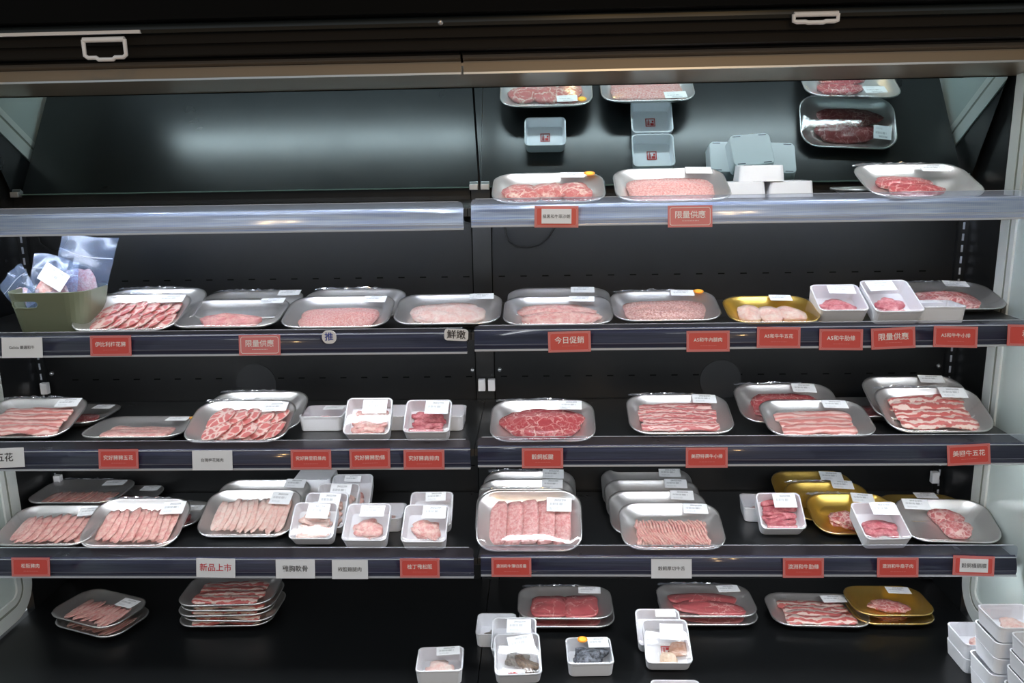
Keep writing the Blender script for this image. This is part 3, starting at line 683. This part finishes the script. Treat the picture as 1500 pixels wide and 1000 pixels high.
def bag(label, pos, rot, w, h, th, seed, lab=None, inner='meat_pork'):
    """clear sealed bag: pillow body with a flat sealed margin"""
    t = empty('clear_bag', (pos[0], pos[1], pos[2]+H0), tuple(R(a) for a in rot), label=label, cat='bag', group='clear vacuum bags in the green basket')
    nx, nz = 14, 16; bm = bmesh.new()
    def pt(i, j, s):
        u, v = i/nx, j/nz; b = (math.sin(math.pi*min(1, max(0, (u-.06)/.88)))**.5)*(math.sin(math.pi*min(1, v/.72))**.6 if v < .72 else 0)
        wr = noise.noise(Vector((u*5, v*5, seed)))*.006
        return ((u-.5)*w*(1+.03*math.sin(v*4+seed)), s*b*th/2+wr+.010*math.sin(u*3.1+seed)*v+.012*v*v, v*h+.008*math.sin(u*4+seed)*v)
    F = [[bm.verts.new(pt(i, j, -1)) for i in range(nx+1)] for j in range(nz+1)]
    Bk = [[bm.verts.new(Vector(pt(i, j, 1))+Vector((0, .0006, 0))) for i in range(nx+1)] for j in range(nz+1)]
    for j in range(nz):
        for i in range(nx):
            bm.faces.new((F[j][i], F[j][i+1], F[j+1][i+1], F[j+1][i])); bm.faces.new((Bk[j][i], Bk[j+1][i], Bk[j+1][i+1], Bk[j][i+1]))
    me = bm_mesh(bm); link('bag_film', me, 'bag_clear', t, smooth=True)
    tube('seal_line', [((u-.5)*w*.96, .012*.56+.010*math.sin(u*3.1+seed)*.75-.001, .75*h+.006*math.sin(u*4+seed)) for u in [k/12 for k in range(13)]], .0009, 'ridge_bright', t, world=False)
    link('bag_contents', blob(w*.62, h*.5, th*.45, seed, None, .15), inner, t, (0, .004, h*.33), (R(90), 0, 0))
    if lab:
        o = sticker(t, lab[0], -th/2-.0055, lab[1], .062, .045, 0); o.rotation_euler = (R(90), R(lab[2]), 0)
bag('clear sealed bag with a tall blue-tinted empty margin, at the back of the green basket', (-.985, -.262, -.355), (-6, 14, 0), .135, .205, .022, 3)
bag('clear sealed bag with a large white price label, in front inside the green basket', (-1.010, -.315, -.340), (-10, 6, 4), .115, .135, .026, 7, (.010, .088, 28))
bag('clear bag whose bluish corner flops out over the left rim of the green basket', (-1.062, -.298, -.330), (-8, -38, 0), .07, .105, .014, 11, None, 'meat_pale')

# ---- third shelf
tray('silver tray of pale bacon slices cut off at the left edge, third shelf', G[3], (-1.128, -.342, -.6577+.002, 19), 'strips', 'meat_bacon', mw=.18, md=.095, n=4, st=(.072, .138, .058, .036, 3), crink=True)
tray('tray in shadow under the leftmost bacon tray, third shelf', G[3], (-1.092, -.262, s3, 0), 'slab', 'meat_beef', mw=.15, md=.08, st=(.08, .125, .05, .034, 0))
tray('low flat tray of pink slices with an orange sticker, third shelf, left bay', G[3], (-.836, -.374, s3, 0), 'strips', 'meat_pork', mw=.16, md=.07, n=3, st=(.072, .128, .055, .03, 0), orange=True)
tray('silver tray of round marbled pork collar slices, third shelf, left bay', G[3], (-.580, -.378, -.6581, 20), 'two_rows', 'meat_collar', mw=.16, md=.115, n=5, st=(.072, .132, .06, .036, 2), crink=True)
tray('spare tray stacked behind the round pork collar slices, third shelf', G[3], (-.568, -.308, -.654, 20), 'slab', 'meat_pork', mw=.12, md=.08, st=None, crink=True)
foam_box('white box lying flat between the collar tray and the tilted white boxes, third shelf', BG[3], (-.394, -.278, s3, 0), 'pile', 'meat_red_strip', d=.10, mw=.08, md=.06, st=(.018, .07, .05, .03, 0))
foam_box('steeply tilted white box under shiny film, third shelf, left of the darker meat box', BG[3], (-.259, -.358, s3, 42), 'sticks', 'meat_pork', mw=.085, md=.065, my=.04, st=(.014, .074, .058, .038, 0))
foam_box('plain white box behind the steeply tilted shiny box, third shelf', BG[3], (-.236, -.278, s3, 0), 'pile', 'meat_pork', st=None)
foam_box('tilted white box of deep pink meat strips, rightmost on the left third shelf', BG[3], (-.118, -.362, s3, 33), 'sticks', 'meat_red_strip', mw=.09, md=.07, my=.045, st=(.020, .074, .056, .040, -2))
foam_box('plain white box behind the deep pink meat strips, third shelf', BG[3], (-.094, -.282, s3, 0), 'pile', 'meat_pork', st=None)
tray('silver tray with one large marbled red steak, third shelf, beside the centre post', G[3], (.154, -.386, -.6577, 19), 'steak', 'meat_beef', mw=.18, md=.115, ht=.017, st=(.068, .135, .055, .036, -1), crink=True)
tray('silver tray of marbled beef rib slices in long rows, third shelf', G[3], (.486, -.338, -.6572, 18), 'strips', 'meat_rib', mw=.185, md=.10, n=5, st=(.070, .138, .058, .036, -3), crink=True)
tray('silver tray half hidden behind the pale streaky slices, third shelf, right bay', G[3], (.765, -.272, -.652, 19), 'steak', 'meat_beef', mw=.17, md=.10, st=(.055, .138, .058, .038, -4), crink=True)
tray('silver tray of pale streaky slices overlapping the tray behind it, third shelf, right bay', G[3], (.805, -.374, -.6539, 14), 'strips', 'meat_bacon', mw=.175, md=.085, n=3, st=(.060, .135, .058, .036, -4))
tray('silver tray of wide red and white beef plate slices, rightmost on the third shelf', G[3], (1.096, -.326, -.6599, 24), 'strips', 'meat_plate', mw=.185, md=.115, n=4, st=(.068, .138, .062, .038, -4), crink=True)
tray('spare tray stacked behind the beef plate slices, third shelf', G[3], (1.088, -.264, -.648, 24), 'strips', 'meat_plate', mw=.15, md=.09, st=(.055, .148, .06, .03, -3))
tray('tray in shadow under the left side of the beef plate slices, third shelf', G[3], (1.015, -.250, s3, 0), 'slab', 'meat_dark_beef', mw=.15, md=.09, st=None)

# ---- lowest shelf
tray('silver tray of thin pink slices at the back of the lowest shelf, far left', G[4], (-1.125, -.178, s4+.0235, 0), 'slices', 'meat_pork', mw=.17, md=.07, n=9, st=(.068, .128, .058, .036, 5), crink=True)
tray('tray in shadow under the far left back tray of the lowest shelf', G[4], (-1.050, -.162, s4, 0), 'slab', 'meat_beef', mw=.15, md=.08, st=(.085, .13, .05, .034, 0))
tray('silver tray of pale pork slices at the front left edge of the lowest shelf', G[4], (-1.098, -.362, -.930, 13), 'slices', 'meat_pork', mw=.18, md=.10, n=9, st=(.075, .132, .062, .034, 10))
tray('silver tray of pale ridged pork slices, second from the left on the lowest shelf', G[4], (-.878, -.362, -.9335, 23), 'slices', 'meat_pork', mw=.17, md=.11, n=10, st=(.080, .128, .058, .042, 3), crink=True)
tray('tray in shadow showing at the right of the pale ridged pork slices, lowest shelf', G[4], (-.868, -.280, s4, 0), 'slab', 'meat_beef', mw=.16, md=.08, st=(.09, .11, .04, .034, 0), crink=True)
tray('silver tray of creamy pink finely sliced meat above the sign in red brush writing', G[4], (-.606, -.302, -.9335, 23), 'slices', 'meat_pale', mw=.17, md=.11, n=13, st=(.070, .128, .055, .042, -4))
tray('spare silver tray stacked behind the creamy pink slices, lowest shelf', G[4], (-.598, -.240, -.930, 23), 'slab', 'meat_pale', mw=.12, md=.08, st=(.078, .145, .055, .032, -4))
gb = 'leaning white boxes in a row on the lowest shelf'
foam_box('front box of the leaning row of white boxes, pale skins under shiny film', gb, (-.414, -.342, s4, 38), 'sticks', 'meat_pale', mw=.08, md=.06, my=.04, st=(.008, .074, .055, .040, -3))
foam_box('second white box in the leaning row, just behind the front one', gb, (-.402, -.280, s4, 38), 'sticks', 'meat_pale', mw=.08, md=.06, st=(.008, .076, .055, .040, -3))
foam_box('third white box in the leaning row, its label showing above the second', gb, (-.386, -.218, s4, 38), 'sticks', 'meat_pale', mw=.08, md=.06, st=(.006, .076, .055, .040, -2))
foam_box('rearmost white box in the leaning row, pink meat showing inside', gb, (-.362, -.158, s4+.002, 38), 'pile', 'meat_pork', mw=.08, md=.06, st=(.0, .084, .045, .018, -2))
foam_box('lower of two closed white boxes behind the creamy slices tray', 'stacked boxes at the back of the lowest shelf', (-.482, -.108, s4, 0), flip=True)
foam_box('upper of two closed white boxes behind the creamy slices tray', 'stacked boxes at the back of the lowest shelf', (-.480, -.108, s4+.039, 0), flip=True)
foam_box('white box of pink chicken pieces, between the leaning row and the rightmost pair', BG[4], (-.280, -.362, s4, 30), 'pile', 'meat_pork', d=.11, mw=.085, md=.065, my=.042, ht=.018, st=(.010, .085, .060, .034, -1))
foam_box('plain white box behind the pink chicken pieces box, lowest shelf', BG[4], (-.262, -.268, s4, 0), 'pile', 'meat_pork', st=None)
foam_box('white box with a broad glare over pink trimmings, beside the centre post, lowest shelf', BG[4], (-.135, -.370, s4, 30), 'pile', 'meat_pork', d=.11, mw=.09, md=.07, my=.045, ht=.018, st=(.020, .085, .058, .038, -1))
foam_box('white box leaning behind the glaring trimmings box, lowest shelf', BG[4], (-.132, -.275, s4, 36), 'pile', 'meat_pork', mw=.085, md=.06, my=.045, st=(.010, .084, .052, .026, 3))
g8 = 'stacked trays beside the centre post on the lowest shelf'
tray('big silver tray of five upright pink wagyu folds with a broad glare, lowest shelf', g8, (.118, -.366, -.9382, 33), 'folded', 'meat_wagyu', w=.26, d=.175, mw=.205, md=.115, n=5, ht=.014, st=(.075, .128, .062, .040, -2), bulge=.006)
tray('silver tray directly behind the five wagyu folds, its edge showing at left', g8, (.108, -.325, -.936, 33), None, None, w=.25, d=.16, st=None, crink=True)
tray('silver tray second from the back of the stack beside the centre post', g8, (.108, -.250, -.930, 24), 'folded', 'meat_wagyu', mw=.18, md=.09, n=6, st=(.070, .142, .055, .034, -2))
tray('rearmost silver tray of the stack beside the centre post, lowest shelf', g8, (.116, -.188, -.930, 24), 'folded', 'meat_wagyu', mw=.16, md=.08, n=6, st=(.065, .148, .058, .034, -2), crink=True)
g9 = 'four ground beef trays one behind another'
for k, wd in enumerate(('front tray of four in a row, with pink ground beef strands', 'second of four ground beef trays, right behind the front one', 'third of four ground beef trays, lowest shelf', 'rearmost of four ground beef trays, lowest shelf')):
    tray('silver ' + wd, g9, (.467-(.016*min(k, 1)+.004*k), -.380+.079*k, -.9315, 18), 'strands', 'meat_pork', mw=.155, md=.075, ht=.012, st=(.068, .142-.004*(k == 0), .060, .036, -3), crink=(k == 3))
foam_box('tilted white box of marbled pink beef sticks left of the gold trays', BG[4], (.742, -.290, s4, 38), 'sticks', 'meat_red_strip', mw=.085, md=.075, my=.048, n=9, st=(.014, .076, .056, .038, 0))
foam_box('plain white box half hidden behind the marbled beef sticks box', BG[4], (.722, -.215, s4, 0), 'pile', 'meat_pork', st=None, yaw=-6)
gg = 'gold trays stacked on the lowest shelf'
tray('front gold tray of three, a white box leaning on it', gg, (.935, -.300, -.931, 18), 'pile', 'meat_marbled', w=.215, d=.15, shell='tray_gold', mw=.09, md=.07, mx=-.02, st=(.040, .128, .055, .034, -6), crink=True)
tray('middle gold tray of three, mostly hidden', gg, (.902, -.222, -.929, 18), 'pile', 'meat_marbled', w=.215, d=.15, shell='tray_gold', mw=.09, md=.06, st=(.050, .132, .055, .034, -5), crink=True)
tray('rearmost gold tray of three with red meat by its label', gg, (.885, -.152, -.926, 18), 'pile', 'meat_beef', w=.215, d=.15, shell='tray_gold', mw=.07, md=.06, mx=.01, my=.09, st=(.058, .122, .060, .036, -5))
foam_box('white box with one curved red meat strip, leaning over the gold trays', BG[4], (.957, -.388, s4+.012, 24), 'sticks', 'meat_red_strip', d=.115, mw=.085, md=.035, my=.038, n=2, st=(.020, .090, .062, .038, -3), yaw=3)
tray('gold tray under the rear of the lowest shelf rightmost silver tray', G[4], (1.140, -.255, s4, 4), 'pile', 'meat_dark_beef', w=.205, d=.15, shell='tray_gold', mw=.09, md=.06, st=(.025, .135, .055, .032, -3))
tray('silver tray with two dark marbled beef cuts and its label at the left corner', G[4], (1.142, -.345, -.9307, 18), 'two_steaks', 'meat_marbled', w=.225, d=.155, mw=.075, md=.10, mx=.012, ht=.014, st=(-.058, .128, .062, .038, -2), yaw=-4)

# ---- bottom deck
for k, wd in enumerate(('lower tray of the turned pair at the left of the bottom deck', 'upper tray of the turned pair at the left of the bottom deck')):
    tray(wd, 'turned tray pair on the bottom deck', (-1.062+.008*(1-k), -.318+.004*k, s5+.0245*k, 0), 'slices', 'meat_pork', w=.225, d=.155, yaw=-20, mw=.14, md=.085, n=9, st=(.062, .115, .055, .038, 0) if k else None)
for k, wd in enumerate(('lowest', 'second from the bottom', 'middle', 'second from the top', 'topmost, streaky pork-filled')):
    top = k == 4
    tray(wd + ' tray of the stack of five on the bottom deck', 'stack of five trays on the bottom deck', (-.684+(-.004, .003, -.002, .004, .002)[k], -.290, s5+.0150*k, 0), 'strips', 'meat_plate', yaw=(2, -1, 3, 1, 3)[k], mw=.17, md=.10 if top else .09, n=4, st=None, film=top)
gr = [('tray pair right of the centre post on the bottom deck', .208, -.290, 'meat_plain_beef', 'two_blocks', .16, (.068, .135, .060, .034, -2), 'red beef slabs nearest the centre post'), ('tray pair in the middle of the right bottom deck', .581, -.278, 'meat_plain_beef', 'two_steaks', .17, (.070, .132, .058, .034, 5), 'dark pink beef slabs')]
for g, x, y, mt, kd, mw, st, what in gr:
    tray('lower tray of the pair of ' + what + ', bottom deck', g, (x+.004, y+.001, s5, 0), kd, mt, mw=mw, md=.10, st=None)
    tray('upper tray of the pair of ' + what + ', bottom deck', g, (x, y, s5+.0245, 0), kd, mt, mw=mw, md=.10, ht=.014, st=st, crink=True)
tray('single silver tray of streaky red and white slices on the right bottom deck', G[5], (.868, -.282, s5, 0), 'strips', 'meat_plate', mw=.17, md=.10, n=4, st=(.058, .128, .062, .036, 4), yaw=-2)
for k in range(2):
    tray(('upper' if k else 'lower') + ' gold tray of the pair at the right of the bottom deck', 'gold tray pair on the bottom deck', (1.060-.004*k, -.272, s5+.0245*k, 0), 'pile', 'meat_marbled', w=.205, d=.15, shell='tray_gold', mw=.10, md=.075, st=(.045, .118, .060, .034, -4) if k else None)
foam_box('white box of pale pink meat alone left of the centre seam', BG[5], (-.093, -.505, s5, 0), 'pile', 'meat_pale', mw=.09, md=.07, st=(.018, .078, .056, .034, 4), yaw=3, ht=.02)
gs = 'white boxes of shrimp right of the centre seam'
foam_box('front white box of grey shrimp with tails, leaning on the others', gs, (.092, -.500, s5, 20), 'pile', 'shrimp_grey', d=.115, mw=.08, md=.06, my=.062, n=4, ht=.016, st=(.010, .084, .062, .044, 8), yaw=4, mseal=(-.012, .026, .0052, .02))
last = [o for o in bpy.data.objects if o.name.startswith('foam_box')][-1]
for i in range(5): link('shrimp_tail', ribbon(.062, .011, .006, 40+i, .003, .002, 10), 'shrimp_tail', last, (.010+.004*i, .042+.002*i, .010+.002*(i % 2)), (0, 0, R(-62+7*i)))
foam_box('middle white box of grey shrimp, behind the front one', gs, (.078, -.408, s5, 22), 'pile', 'shrimp_grey', mw=.08, md=.06, n=4, st=(.012, .072, .060, .040, 0))
foam_box('rear left white box of grey shrimp, lying flat', gs, (.030, -.352, s5, 0), 'pile', 'shrimp_grey', w=.10, d=.10, mw=.07, md=.05, n=4, st=None)
def mussels():
    foam_box('white box of black and silver mussels with an orange round sticker', BG[5], (.262, -.470, s5, 4), 'pile', 'mussel', mw=.088, md=.066, my=.046, n=9, ht=.028, st=(.024, .076, .050, .038, 1), orange=True, yaw=2)
mussels()
foam_box('front white box with two cream scallops and a red printed mark', BG[5], (.447, -.445, s5, 28), None, None, d=.115, st=(.014, .080, .056, .042, -2), mseal=(.0, .050, .0052, .024))
last = [o for o in bpy.data.objects if o.name.startswith('foam_box')][-1]
link('scallop_piece', blob(.040, .034, .016, 81, None, .08), 'scallop', last, (.002, .024, .005))
link('scallop_piece', blob(.044, .036, .014, 82, None, .12), 'shell_orange', last, (.030, .052, .005))
foam_box('white box right behind the one with two cream scallops', BG[5], (.437, -.372, s5, 28), 'pile', 'shell_orange', st=(.02, .086, .05, .02, 0))
foam_box('white box only just entering at the lower edge below the scallops box', BG[5], (.446, -.632, s5, 0), 'pile', 'meat_pale', st=None)
gt = 'white boxes stacked at the right end of the bottom deck'
for k in range(2): foam_box(('upper' if k else 'lower') + ' box of the low two-box stack at the right end of the deck', gt, (1.188-.002*k, -.452, s5+.0385*k, 0), 'pile' if k else None, 'meat_pork', st=None, film=bool(k), mw=.05, md=.05, ht=.018)
nm = ['bottom', 'second', 'third', 'fourth', 'top']
for k in range(5): foam_box('%s box of the middle five-box stack at the right end%s' % (nm[k], ', holding pale pink meat' if k == 4 else ''), gt, (1.185+(.001, -.002, .003, .0, .004)[k], -.568, s5+.0385*k, 0), 'pile' if k == 4 else None, 'meat_pale', st=None, film=k == 4, mw=.06, md=.06, ht=.022, yaw=(0, 1, -1, 0, 1)[k])
for k in range(5): foam_box('%s box of the foremost five-box stack at the right end%s' % (nm[k], ', holding yellowish meat' if k == 4 else ''), gt, (1.199+(-.002, -.001, .001, .002, .003)[k], -.680, s5+.0385*k, 0), 'pile' if k == 4 else None, 'scallop', st=None, film=k == 4, mw=.07, md=.06, ht=.016)

# ------------------------------------------------------------------ cards on the ticket rails
def card(row, x, dz, kind, text, label, roll=0, size=None, w=.094, h=.046, sub=True, y=-.4200):
    t = empty('price_card', (x, y, BOT[row]+dz+H0), (R(-10), R(roll), 0), label=label, cat='sign', group='cards on the %s shelf rail' % ORD[row])
    face = {'red': 'card_red', 'pink': 'card_pink', 'white': 'card_white', 'inset': 'card_red', 'brush_red': 'card_white', 'brush': 'card_white'}[kind]
    bm = bmesh.new(); box_bm(bm, -w/2, w/2, -.0006, .0006, -h/2, h/2); link('card', bm_mesh(bm), face, t)
    def frame(nm, W_, H_, th, m, yy, r=.005):
        o_ = rrect(W_, H_, r, 3); i_ = rrect(W_-2*th, H_-2*th, max(r-th, .0005), 3); bm = bmesh.new()
        A = [bm.verts.new((a, yy, b)) for a, b in o_]; B = [bm.verts.new((a, yy, b)) for a, b in i_]
        for i in range(len(A)): bm.faces.new((A[i], A[(i+1) % len(A)], B[(i+1) % len(A)], B[i]))
        link(nm, bm_mesh(bm), m, t)
    red = kind in ('red', 'pink', 'inset')
    if red:
        frame('card_border', w, h, .0042, 'card_red_border' if kind != 'pink' else 'card_pink', -.0008, .001)
        frame('border_line', w-.008, h-.008, .0011, 'card_pink' if kind != 'pink' else 'ink_white', -.0010)
    if kind == 'inset':
        bm = bmesh.new(); box_bm(bm, -w*.34, w*.34, -.0006, .0006, -h*.32, h*.36); link('paper_slip', bm_mesh(bm), 'card_white', t, (0, -.0014, 0))
    ink = {'red': 'ink_white', 'pink': 'ink_white', 'white': 'ink_black', 'inset': 'ink_black', 'brush_red': 'ink_red', 'brush': 'ink_black'}[kind]
    size = size or min(.0165, .062/max(1, len(text))*1.15)
    link('lettering', text_mesh(text, size, .004 if kind in ('white', 'inset') else .008), ink, t, (0, -.0024 if kind == 'inset' else -.0014, .0025 if red and kind != 'inset' else 0), (R(90), 0, 0))
    if red and kind != 'inset' and sub:
        rnd = random.Random(len(text)+int(x*100)); bm = bmesh.new(); xx = -.017
        while xx < .017:
            l = rnd.uniform(.003, .006); box_bm(bm, xx, min(xx+l, .018), -.0001, .0001, -.0005, .0005); xx += l+.0012
        link('small_print', bm_mesh(bm), 'card_pink' if kind != 'pink' else 'ink_white', t, (0, -.0013, -.0095))
    return t
card(1, .188, .0249, 'inset', '極黑和牛菲沙朗', 'red card with white slip pasted on, under the leftmost top shelf tray', 1, .0085)
card(1, .472, .0215, 'pink', '限量供應', 'faded red card reading 限量供應 under the pink mince on the top shelf')
card(2, -1.023, .0235, 'white', 'Galicia 嚴選和牛', 'white handwritten card at the far left below the green basket', 0, .0085)
card(2, -.818, .0259, 'red', '伊比利梅花豬', 'red card reading 伊比利梅花豬 below the two rows of pork slices')
card(2, -.478, .0242, 'pink', '限量供應', 'red card reading 限量供應 on the left second shelf')
card(2, .215, .0250, 'red', '今日促銷', 'red card reading 今日促銷, first card right of the centre post, second shelf', -1)
card(2, .519, .0230, 'red', 'A5和牛內腿肉', 'red card reading A5和牛內腿肉 below the brownish mince slab')
card(2, .672, .0297, 'red', 'A5和牛牛五花', 'red card reading A5和牛牛五花 set a little high below the gold tray', 1)
card(2, .807, .0237, 'red', 'A5和牛肋條', 'red card reading A5和牛肋條 below the white boxes', 1)
card(2, .919, .0256, 'red', '限量供應', 'red card reading 限量供應 at the right below the white box pair', -2)
card(2, 1.052, .0273, 'red', 'A5和牛牛小排', 'red card reading A5和牛牛小排 below the speckled mince patty', 2)
card(2, 1.209, .0287, 'red', '和牛', 'red card cut off by the right edge of the photo, second shelf', 2)
card(3, -1.104, .0330, 'brush', '五花', 'white card with large black brush writing at the left edge, third shelf', -2, .022)
card(3, -.833, .0290, 'red', '究好豬豬五花', 'red card reading 究好豬豬五花 below the low flat tray of pink slices')
card(3, -.612, .0248, 'white', '台灣梅花豬肉', 'white card reading 台灣梅花豬肉 below the collar slices', 0, .009)
card(3, -.381, .0254, 'red', '究好豬里肌條肉', 'red card reading 究好豬里肌條肉 below the flat-lying white box')
card(3, -.244, .0264, 'red', '究好豬豬肋條', 'red card reading 究好豬豬肋條 below the shiny steeply tilted box', -1)
card(3, -.119, .0241, 'red', '究好豬肩排肉', 'red card reading 究好豬肩排肉 below the deep pink strips, near the post')
card(3, .153, .0261, 'red', '穀飼板腱', 'red card reading 穀飼板腱 below the large marbled steak', 0, .0125)
card(3, .525, .0259, 'red', '美國特選牛小排', 'red card reading 美國特選牛小排 below the rib slices')
card(3, 1.107, .0300, 'red', '美國牛五花', 'red card reading 美國牛五花 at the right of the third shelf', -3)
card(4, -1.082, .0290, 'red', '松阪豬肉', 'red card reading 松阪豬肉 at the left of the lowest shelf', 0, .0115)
card(4, -.630, .0270, 'brush_red', '新品上市', 'white card with red brush writing 新品上市 on the lowest shelf', 1, .0195)
card(4, -.438, .0245, 'brush', '雞胸軟骨', 'white card with loose dark handwriting 雞胸軟骨 below the leaning boxes', 0, .0155)
card(4, -.307, .0230, 'white', '椒鹽雞腿肉', 'small white card reading 椒鹽雞腿肉 below the chicken pieces', 0, .0115, w=.086)
card(4, -.140, .0270, 'red', '桂丁雞松阪', 'red card reading 桂丁雞松阪 beside the centre post', 0, .012)
card(4, .077, .0290, 'red', '澳洲和牛薄切舌霜', 'red card reading 澳洲和牛薄切舌霜 below the upright wagyu folds')
card(4, .452, .0255, 'white', '穀飼厚切牛舌', 'white card reading 穀飼厚切牛舌 below the ground beef trays', 0, .0105)
card(4, .757, .0275, 'red', '澳洲和牛肋條', 'red card reading 澳洲和牛肋條 below the beef sticks box')
card(4, .973, .0290, 'red', '澳洲和牛扇子肉', 'red card reading 澳洲和牛扇子肉 below the box leaning on gold trays')
card(4, 1.145, .0330, 'inset', '穀飼橫膈膜', 'red framed card with white slip at the right of the lowest shelf', 2, .0115)
def badge(x, dz, w, h, r, text, size, label, roll):
    t = empty('rail_badge', (x, -.4225, BOT[2]+dz+H0), (0, R(roll), 0), label=label, cat='sticker', group='hand-lettered badges clipped to the second shelf rail')
    bm = bmesh.new(); A = [bm.verts.new((a, -.0012, b)) for a, b in rrect(w, h, r, 6)]; B = [bm.verts.new((a, .0012, b)) for a, b in rrect(w, h, r, 6)]
    k = len(A); bm.faces.new(A); bm.faces.new(B[::-1])
    for i in range(k): bm.faces.new((A[i], B[i], B[(i+1) % k], A[(i+1) % k]))
    bmesh.ops.recalc_face_normals(bm, faces=bm.faces); link('badge_body', bm_mesh(bm), 'white_plastic', t)
    link('lettering', text_mesh(text, size, .010), 'ink_blue' if len(text) == 1 else 'ink_black', t, (0, -.0022, 0), (R(90), 0, 0))
badge(-.319, .0415, .032, .030, .013, '推', .020, 'small round white badge with blue writing 推 on the second shelf rail', 0)
badge(-.035, .0435, .053, .026, .007, '鮮嫩', .021, 'rounded white badge with dark writing 鮮嫩 at the right end of the left rail', 3)
# warm shop lamps hanging in front of the case, seen as small reflections in the rails
for x, y, z in ((.46, -3.4, .95), (1.05, -3.4, .95), (.55, -4.4, .75)):
    spot_bulb('warm_lamp', (x, y, z+H0), 11, .055)
